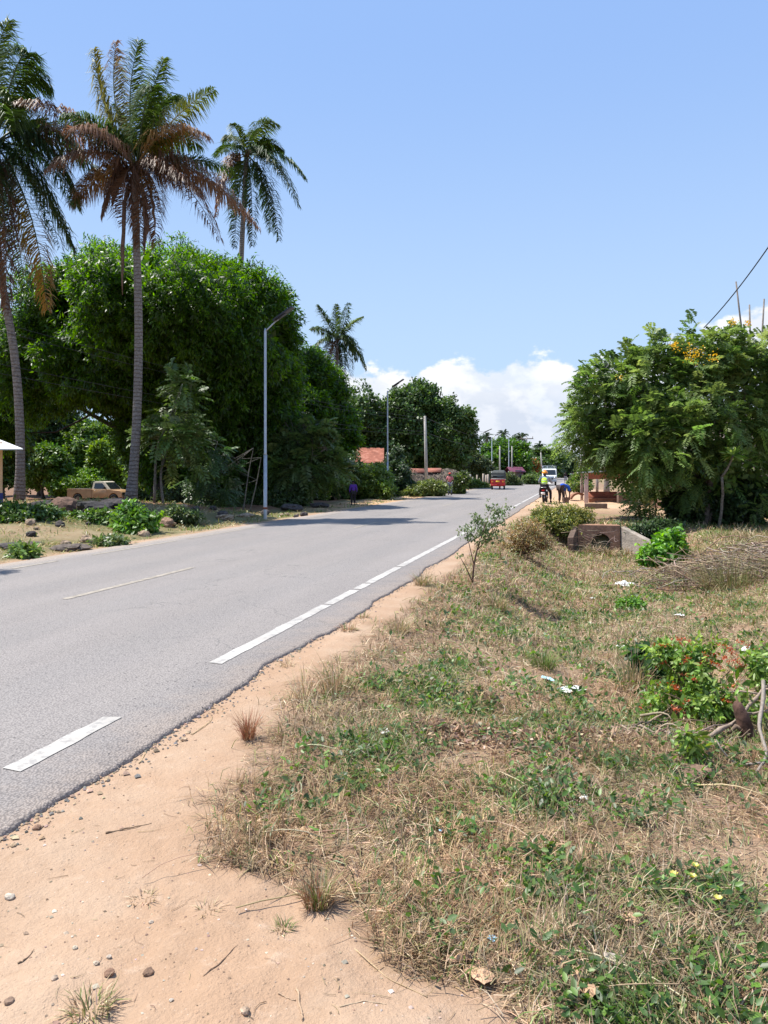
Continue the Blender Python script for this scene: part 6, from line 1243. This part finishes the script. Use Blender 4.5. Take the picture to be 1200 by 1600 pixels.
# ------------------------------------------------------------------ shrubs near the camera
def ground_lobes(px, py, spec):
    """lobes relative to the ground spot: (dx, dd, dz, rx, ry, rz) in metres along the camera's right / forward / up"""
    p, d = Gpx(px, py); return p, [tuple(p + RV * s[0] + FV * s[1] + np.array([0, 0, s[2]])) + (s[3], s[4], s[5]) for s in spec]
def stems(base, lobes, r, n, col=(.2, .14, .1)):
    mb = MB()
    for i in range(n): l_ = lobes[i % len(lobes)]; e = np.array(l_[:3]) + rdir(1)[0] * np.array(l_[3:6]) * .75; mb.tube(limb(base + rdir(1)[0] * [.05, .05, 0], e, .15, 7), np.linspace(r, r * .3, 7), 5, shades(1, col, .2)[0])
    return mb
p, l = ground_lobes(1110, 1130, [(-.02, .1, .15, .25, .25, .16), (-.3, .05, .12, .16, .2, .13), (.2, .2, .24, .28, .26, .2), (.05, .35, .38, .26, .2, .16), (.45, .25, .28, .25, .25, .24), (-.15, .45, .42, .16, .15, .1)])
t = shrub('flowering_shrub', 'low green shrub with orange red flower sprays on the right', 'shrub', p, crown_broad(l, 680, 7, .058, .022, [(.17, .28, .05), (.24, .35, .07), (.12, .21, .04)], .0, .40, 3.5, 3, filln=60, fold=True, shell=(.25, 1.25)), stems(p, l, .008, 26, (.28, .2, .12)))
for i in range(34):
    l_ = l[i % len(l)]; c0 = np.array(l_[:3]) + norm(R.normal(size=3) + [0, -.2, 1.2]) * np.array(l_[3:6]) * 1.12; ax = norm(rdir(1)[0] * [1, 1, .3]); k = 26; f = MB(); P_ = c0 + ax * R.uniform(-.055, .055, (k, 1)) + R.normal(size=(k, 3)) * .008; leaf_quads(f, P_, rdir(k) + [0, 0, .6], rdir(k), .022, .011, shades(k, [(.48, .10, .04), (.55, .16, .06), (.35, .10, .05)], .2)); f.build('flower_spray', LEAF, t, local=p)
p, l = ground_lobes(1045, 1075, [(0, .15, .12, .14, .14, .14), (-.12, .2, .2, .12, .12, .12), (.12, .1, .06, .12, .12, .16), (.02, -.2, .05, .10, .1, .14)]); shrub('broad_leaf_weed', 'dark glossy leaved weed just left of the red flowering shrub', 'weed', p, crown_broad(l, 170, 6, .10, .055, [(.035, .08, .02), (.05, .10, .025)], .8, .3, 3, 4, filln=30, fold=True), stems(p, l, .006, 10), leafmat=LEAFW)
p, l = ground_lobes(1075, 1195, [(0, 0, .13, .05, .05, .07), (.03, 0, .06, .05, .05, .05)]); shrub('seedling', 'small yellow green seedling growing on the stone ledge', 'seedling', p, crown_broad(l, 22, 6, .06, .022, [(.2, .28, .05), (.13, .2, .04)], .2, .2, 3, 4, filln=0, fold=True), stems(p, l, .003, 5))
p, l = ground_lobes(1038, 885, [(0, 0, .35, .42, .4, .3), (-.25, 0, .2, .3, .3, .22), (.2, .1, .6, .3, .3, .3), (.25, 0, .2, .3, .3, .2)]); shrub('bush', 'bright lime green leafy bush right of the culvert', 'bush', p, crown_broad(l, 700, 6, .15, .085, [(.13, .30, .03), (.18, .36, .04), (.09, .22, .03)], .2, .34, 2, 5, filln=60, fold=True, shell=(.3, 1.25)), stems(p, l, .012, 10))
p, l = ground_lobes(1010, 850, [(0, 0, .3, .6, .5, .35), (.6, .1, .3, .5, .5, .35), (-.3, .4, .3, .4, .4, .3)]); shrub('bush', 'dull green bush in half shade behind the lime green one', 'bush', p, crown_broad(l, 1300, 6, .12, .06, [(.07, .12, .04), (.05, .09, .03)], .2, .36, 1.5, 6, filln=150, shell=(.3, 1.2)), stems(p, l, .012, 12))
p, l = ground_lobes(986, 953, [(0, 0, .08, .22, .2, .10), (-.1, 0, .05, .15, .15, .08)]); shrub('weed', 'small bright green weed beside the white litter in the ditch', 'weed', p, crown_broad(l, 260, 5, .05, .03, [(.11, .25, .03), (.16, .3, .05)], .1, .3, 3, 7, filln=0, fold=True), stems(p, l, .004, 6))
for q, (px, py) in enumerate(((905, 862), (925, 866), (950, 868), (975, 868), (1000, 864))): tuft(px, py, .28, .32, 200, MIX, ['tall grass at the left wing of the culvert', 'grass below the left half of the pipe mouth', 'grass below the right half of the pipe mouth', 'grass at the near corner of the culvert headwall', 'grass at the low end of the right culvert wing'][q], lean=1.0)
# roadside sapling
p, d = Gpx(738, 912); pts = lambda *a: [p + RV * x + np.array([0, 0, z]) for x, z in a]
mb = MB(); mb.tube(pts((0, -.05), (.02, .25), (.07, .5), (.16, .75), (.2, .95)), [.016, .014, .011, .008, .004], 7, (.16, .09, .07)); mb.tube(pts((.0, .02), (-.10, .25), (-.20, .42)), [.011, .008, .004], 6, (.18, .11, .08)); mb.tube(pts((.02, .3), (-.05, .6), (-.12, .8)), [.009, .006, .003], 6, (.18, .11, .08)); mb.tube(pts((.07, .5), (.25, .7), (.42, .95)), [.009, .006, .003], 6, (.18, .11, .08)); mb.tube(pts((.1, .6), (.2, .9), (.30, 1.15)), [.008, .005, .003], 6, (.18, .11, .08))
l = [tuple(p + RV * a + FV * b_ + np.array([0, 0, c])) + (r, r, r * .6) for a, b_, c, r in ((.05, 0, .82, .2), (.2, .05, 1.0, .2), (.38, 0, .93, .2), (-.1, 0, .78, .14), (.27, 0, 1.18, .16), (.14, .1, .7, .18), (.3, -.05, .68, .14), (.5, 0, 1.12, .12), (-.2, 0, .42, .05), (.45, 0, 1.28, .1))]
shrub('roadside_sapling', 'thin sapling with brownish stems and small leaves at the road edge', 'sapling', p, crown_broad(l, 400, 4, .042, .026, [(.12, .18, .06), (.09, .14, .05), (.16, .2, .08)], .4, .4, 4, 8, filln=0), mb)
# yellow green bush above the ditch and the browning one beside it
p, l = ground_lobes(880, 842, [(0, .3, .45, .55, .5, .38), (-.35, .2, .35, .5, .5, .35), (.4, .5, .5, .5, .5, .3), (0, -.1, .2, .5, .4, .35), (-.6, .6, .5, .35, .4, .28), (.85, .8, .45, .35, .4, .22)]); shrub('bush', 'yellow green small leaved bush between the motorcyclist and the culvert', 'bush', p, crown_broad(l, 3000, 6, .065, .036, [(.24, .26, .05), (.15, .19, .045), (.32, .31, .08), (.10, .13, .04)], .2, .33, 2.2, 9, filln=300, shell=(.4, 1.3)), stems(p, l, .012, 20))
p, l = ground_lobes(812, 868, [(0, 0, .35, .38, .35, .3), (.25, .1, .5, .32, .3, .28), (-.1, 0, .15, .35, .3, .18), (.45, 0, .3, .3, .3, .25)]); shrub('bush', 'browning twiggy bush leaning left of the yellow green one', 'bush', p, crown_broad(l, 1000, 5, .05, .03, [(.34, .23, .10), (.26, .17, .08), (.24, .22, .08)], .3, .4, 2.5, 10, filln=30, shell=(.2, 1.25)), stems(p, l, .014, 26, (.26, .17, .11)))
p, l = ground_lobes(900, 850, [(.0, -.2, .2, .25, .2, .2)]); 
# green bushes at the foot of the nearest palm, and others on the left verge
for lab, px, py, sp, n, cl, lf in (('leafy bright green bush at the foot of the nearest palm', 215, 832, [(0, 0, .3, .38, .3, .26), (-.35, .3, .45, .26, .3, .26), (.32, 0, .24, .28, .25, .2), (-.1, -.2, .14, .4, .25, .16), (-.4, .2, .2, .25, .25, .18)], 750, [(.10, .22, .03), (.15, .28, .04), (.07, .15, .03)], .16),
    ('dark green bush below the leaning palm beside the blue kiosk wall', 30, 815, [(0, 0, .2, .5, .4, .2), (-.4, .2, .25, .4, .4, .25), (.5, .4, .2, .4, .4, .2)], 900, [(.06, .12, .025), (.09, .16, .03)], .13), ('spiny dull green plant in the verge grass below the path', 168, 852, [(0, 0, .07, .35, .25, .09), (.25, .0, .06, .2, .2, .08)], 220, [(.10, .16, .05), (.13, .18, .06)], .12),
    ('low pale weed in the verge near the left edge of the photo', 38, 872, [(0, 0, .1, .25, .2, .12)], 130, [(.14, .22, .05)], .12), ('low green weeds left of the leafy bush at the palm foot', 150, 815, [(0, 0, .15, .8, .3, .16)], 500, [(.09, .18, .03), (.12, .2, .04)], .12), ('fine leaved weed right of the leafy bush at the palm foot', 275, 818, [(0, 0, .25, .4, .3, .25), (.4, .1, .2, .3, .3, .2)], 500, [(.06, .10, .03), (.12, .17, .05)], .10)):
    p, l = ground_lobes(px, py, sp); shrub('bush', lab, 'bush', p, crown_broad(l, n, 6, lf, lf * .5, cl, .4, .36, 1.6, R.integers(1, 60), filln=n // 8, shell=(.3, 1.2)), stems(p, l, .014, 9))
# shady undergrowth between the mango trunk and the lamp
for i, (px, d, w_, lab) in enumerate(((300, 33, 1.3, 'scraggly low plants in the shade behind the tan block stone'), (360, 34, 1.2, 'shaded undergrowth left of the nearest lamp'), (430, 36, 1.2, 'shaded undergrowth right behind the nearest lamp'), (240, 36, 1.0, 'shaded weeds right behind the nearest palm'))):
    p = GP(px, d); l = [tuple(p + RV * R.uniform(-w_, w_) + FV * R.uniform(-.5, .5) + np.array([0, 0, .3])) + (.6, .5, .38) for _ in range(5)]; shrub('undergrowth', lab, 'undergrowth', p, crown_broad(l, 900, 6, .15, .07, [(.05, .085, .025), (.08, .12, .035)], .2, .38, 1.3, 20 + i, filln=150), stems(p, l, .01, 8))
# frangipani-like rosette and young palm under the cassia
p = GP(1122, 25.3); t = thing('frangipani', 'plant with a rosette of long pale green leaves on a bent stem, before the cassia', 'plant', p); mb = MB(); tp = W(1145, 712, 24.6); mb.tube(limb(p, W(1128, 745, 24.8), .1, 8), np.linspace(.05, .04, 8), 7, (.2, .17, .14)); mb.tube(limb(W(1128, 745, 24.8), tp, .1, 6), np.linspace(.04, .03, 6), 7, (.2, .17, .14)); mb.build('stem', BARK, t, smooth=True, local=p); mb = MB(); n = 46; a = R.uniform(0, 6.28, n); e = R.uniform(-.5, 1.3, n); D = np.cos(e)[:, None] * (RV * np.cos(a)[:, None] + FV * np.sin(a)[:, None]) + np.array([0, 0, 1.0]) * np.sin(e)[:, None]; leaf_quads(mb, tp + D * .04, D, rdir(n) * .4 + [0, 0, 1], R.uniform(.3, .48, n), .13, shades(n, [(.20, .30, .08), (.28, .36, .12), (.14, .22, .05)], .2), True); mb.build('leaf_rosette', LEAFW, t, local=p)
p = GP(1010, 30.5); t = thing('young_palm', 'young yellow green palm clump with thin stems right of the block wall', 'palm', p)
for i in range(20): a = i * 2.4; rr_ = R.uniform(.5, 1.1); dv = RV * math.cos(a) * 1.2 + FV * math.sin(a) * .8; c0 = p + [0, 0, .3]; frond(c0, c0 + dv * .4 * rr_ + [0, 0, 1.0 * rr_], c0 + dv * rr_ + [0, 0, .75 * rr_], .28, 16, [(.24, .26, .06), (.15, .2, .05), (.30, .27, .10)][i % 3], .015, None, .035, .8).build('frond', PALM, t, local=p)
for i in range(4): mb = MB(); b_ = p + RV * (-.3 + .22 * i); mb.tube(limb(b_, b_ + [0, 0, .7] + RV * R.uniform(-.1, .1), .1, 4), .03, 6, (.28, .2, .13)); mb.build('stem', BARK, t, smooth=True, local=p)
# dead brush heap on the right bank
def brush(lab, px, py, w_, dep, h, n, name='brush_pile'):
    p, d = Gpx(px, py); mb = MB()
    for i in range(n):
        a = R.normal(0, .6) + (0 if R.random() < .7 else 1.4); ln = R.uniform(.4, 1.5) * w_ * .5; c0 = p + RV * R.normal() * w_ * .4 + FV * R.normal() * dep * .35; c0[2] = float(H(c0[0], c0[1])) + R.random() ** 1.5 * h; dv = (RV * math.cos(a) + FV * math.sin(a)) * ln; dv[2] = R.normal() * .12 * ln; mb.tube(limb(c0 - dv / 2, c0 + dv / 2, .25, 5) - p, np.linspace(1, .4, 5) * R.uniform(.004, .013), 4, shades(1, [(.27, .19, .13), (.36, .27, .19), (.18, .12, .09), (.40, .33, .25)], .2)[0])
    o = mb.build(name, TWIGM, None, loc=p); tag(o, lab, 'brush pile', 'heaps of dead brush')
brush('heap of dead bleached twigs on the bank right of the lime green bush', 1110, 905, 2.0, 1.6, .5, 260); brush('lower heap of brown twigs further right and nearer', 1180, 900, 1.6, 1.4, .6, 200); brush('scatter of bare twigs over the mouth of the culvert', 925, 866, 1.0, .4, .75, 60); brush('tangle of thin twigs under the red flowering shrub', 1030, 1160, .55, .3, .12, 60)
# ------------------------------------------------------------------ litter
def scrap(px, py, s, lab, mt='plastic', name='plastic_litter', cat='litter', crumple=.5, sx=1.0, group='litter on the verge', rz=None):
    p, d = Gpx(px, py); n = 9; V = []; sd = R.uniform(0, 50)
    for i in range(n):
        for j in range(n): u = (i / (n - 1) - .5); v = (j / (n - 1) - .5); w_ = 1 + .3 * (vnoise(u * 3 + sd, v * 3, 1) - .5); V.append((u * s * sx * w_, v * s * w_, abs(s * crumple * (float(fnoise(u + sd, v + sd, 3.2, 4, 3)) - .35) * (1.1 - abs(u) * 1.6)) + .002))
    F = [(i * n + j, (i + 1) * n + j, (i + 1) * n + j + 1, i * n + j + 1) for i in range(n - 1) for j in range(n - 1)]
    o = poly(name, V, F, M[mt], None, smooth=False, loc=p + [0, 0, .02]); o.rotation_euler = (0, 0, R.uniform(0, 6) if rz is None else rz); md = o.modifiers.new('thick', 'SOLIDIFY'); md.thickness = .0015; tag(o, lab, cat, group)
scrap(977, 916, .32, 'crumpled white plastic bag in the ditch, nearest to the culvert', crumple=.9); scrap(975, 948, .20, 'torn white plastic right beside the small bright weed', crumple=.8); scrap(1062, 964, .13, 'small white cup like litter on the right bank'); scrap(925, 937, .10, 'tiny white scrap left of the torn plastic'); scrap(973, 1015, .12, 'white and orange wrapper in the middle of the ditch', crumple=.8); scrap(1168, 1020, .16, 'white crumpled paper behind the red flowers', crumple=.8)
scrap(858, 1066, .16, 'long pale blue plastic strip in the ditch', 'bluep', sx=.3, rz=.9, crumple=.3); scrap(893, 1082, .14, 'flat white plastic piece below the blue strip', crumple=.3, sx=1.6); scrap(770, 1477, .030, 'small light blue wrapper in the straw near the bottom', 'bluep', crumple=.8); scrap(690, 1306, .022, 'tiny blue scrap under the bare reddish patch', 'bluep', crumple=.8); scrap(912, 1256, .04, 'small white foil scrap in mid straw', crumple=.9); scrap(600, 1150, .06, 'cream scrap in the bright green weeds', 'plastic', crumple=.7)
scrap(718, 1512, .075, 'broad dry tan leaf sheath standing in the straw near the bottom', 'husk', 'dry_leaf', 'dry leaf', .9, .45, 'big dry leaves'); scrap(750, 1535, .06, 'darker curled dry leaf beside the tan sheath', 'husk', 'dry_leaf', 'dry leaf', .9, 1.5, 'big dry leaves'); scrap(915, 1560, .10, 'twisted brown dry leaf at the bottom edge', 'husk', 'dry_leaf', 'dry leaf', 1.1, .5, 'big dry leaves', .7); scrap(955, 1512, .055, 'cloudy see through plastic scrap above the twisted dry leaf', 'paleconc', crumple=.6); scrap(985, 1448, .05, 'pale tan dry leaf in the middle right straw', 'husk', 'dry_leaf', 'dry leaf', .6, 1.3, 'big dry leaves'); scrap(480, 1300 + 5, .05, 'rusty dry leaf in the upper straw', 'husk', 'dry_leaf', 'dry leaf', .6, 1.3, 'big dry leaves')
for i, (px, py, lab) in enumerate(((1053, 1388, 'leftmost of the small yellow flowers'), (1086, 1376, 'topmost pale yellow flower'), (1082, 1392, 'small yellow flower just under the topmost'), (1122, 1428, 'largest yellow flower, lowest on the right'))):
    p, d = Gpx(px, py); f = MB(); k = 7; a = np.arange(k) * 6.283 / k; D = np.stack([np.cos(a), np.sin(a), np.full(k, .9)], -1); leaf_quads(f, np.zeros((k, 3)) + [0, 0, .05], D, np.array([0, 0, 1.0]) + 0 * D, .022, .016, shades(k, (.72, .66, .16), .1), True); f.tube([(0, 0, -.01), (0, 0, .05)], .0015, 4, (.12, .2, .04)); o = f.build('yellow_flower', LEAF, None, loc=p); tag(o, lab, 'flower', 'yellow flowers in the straw')
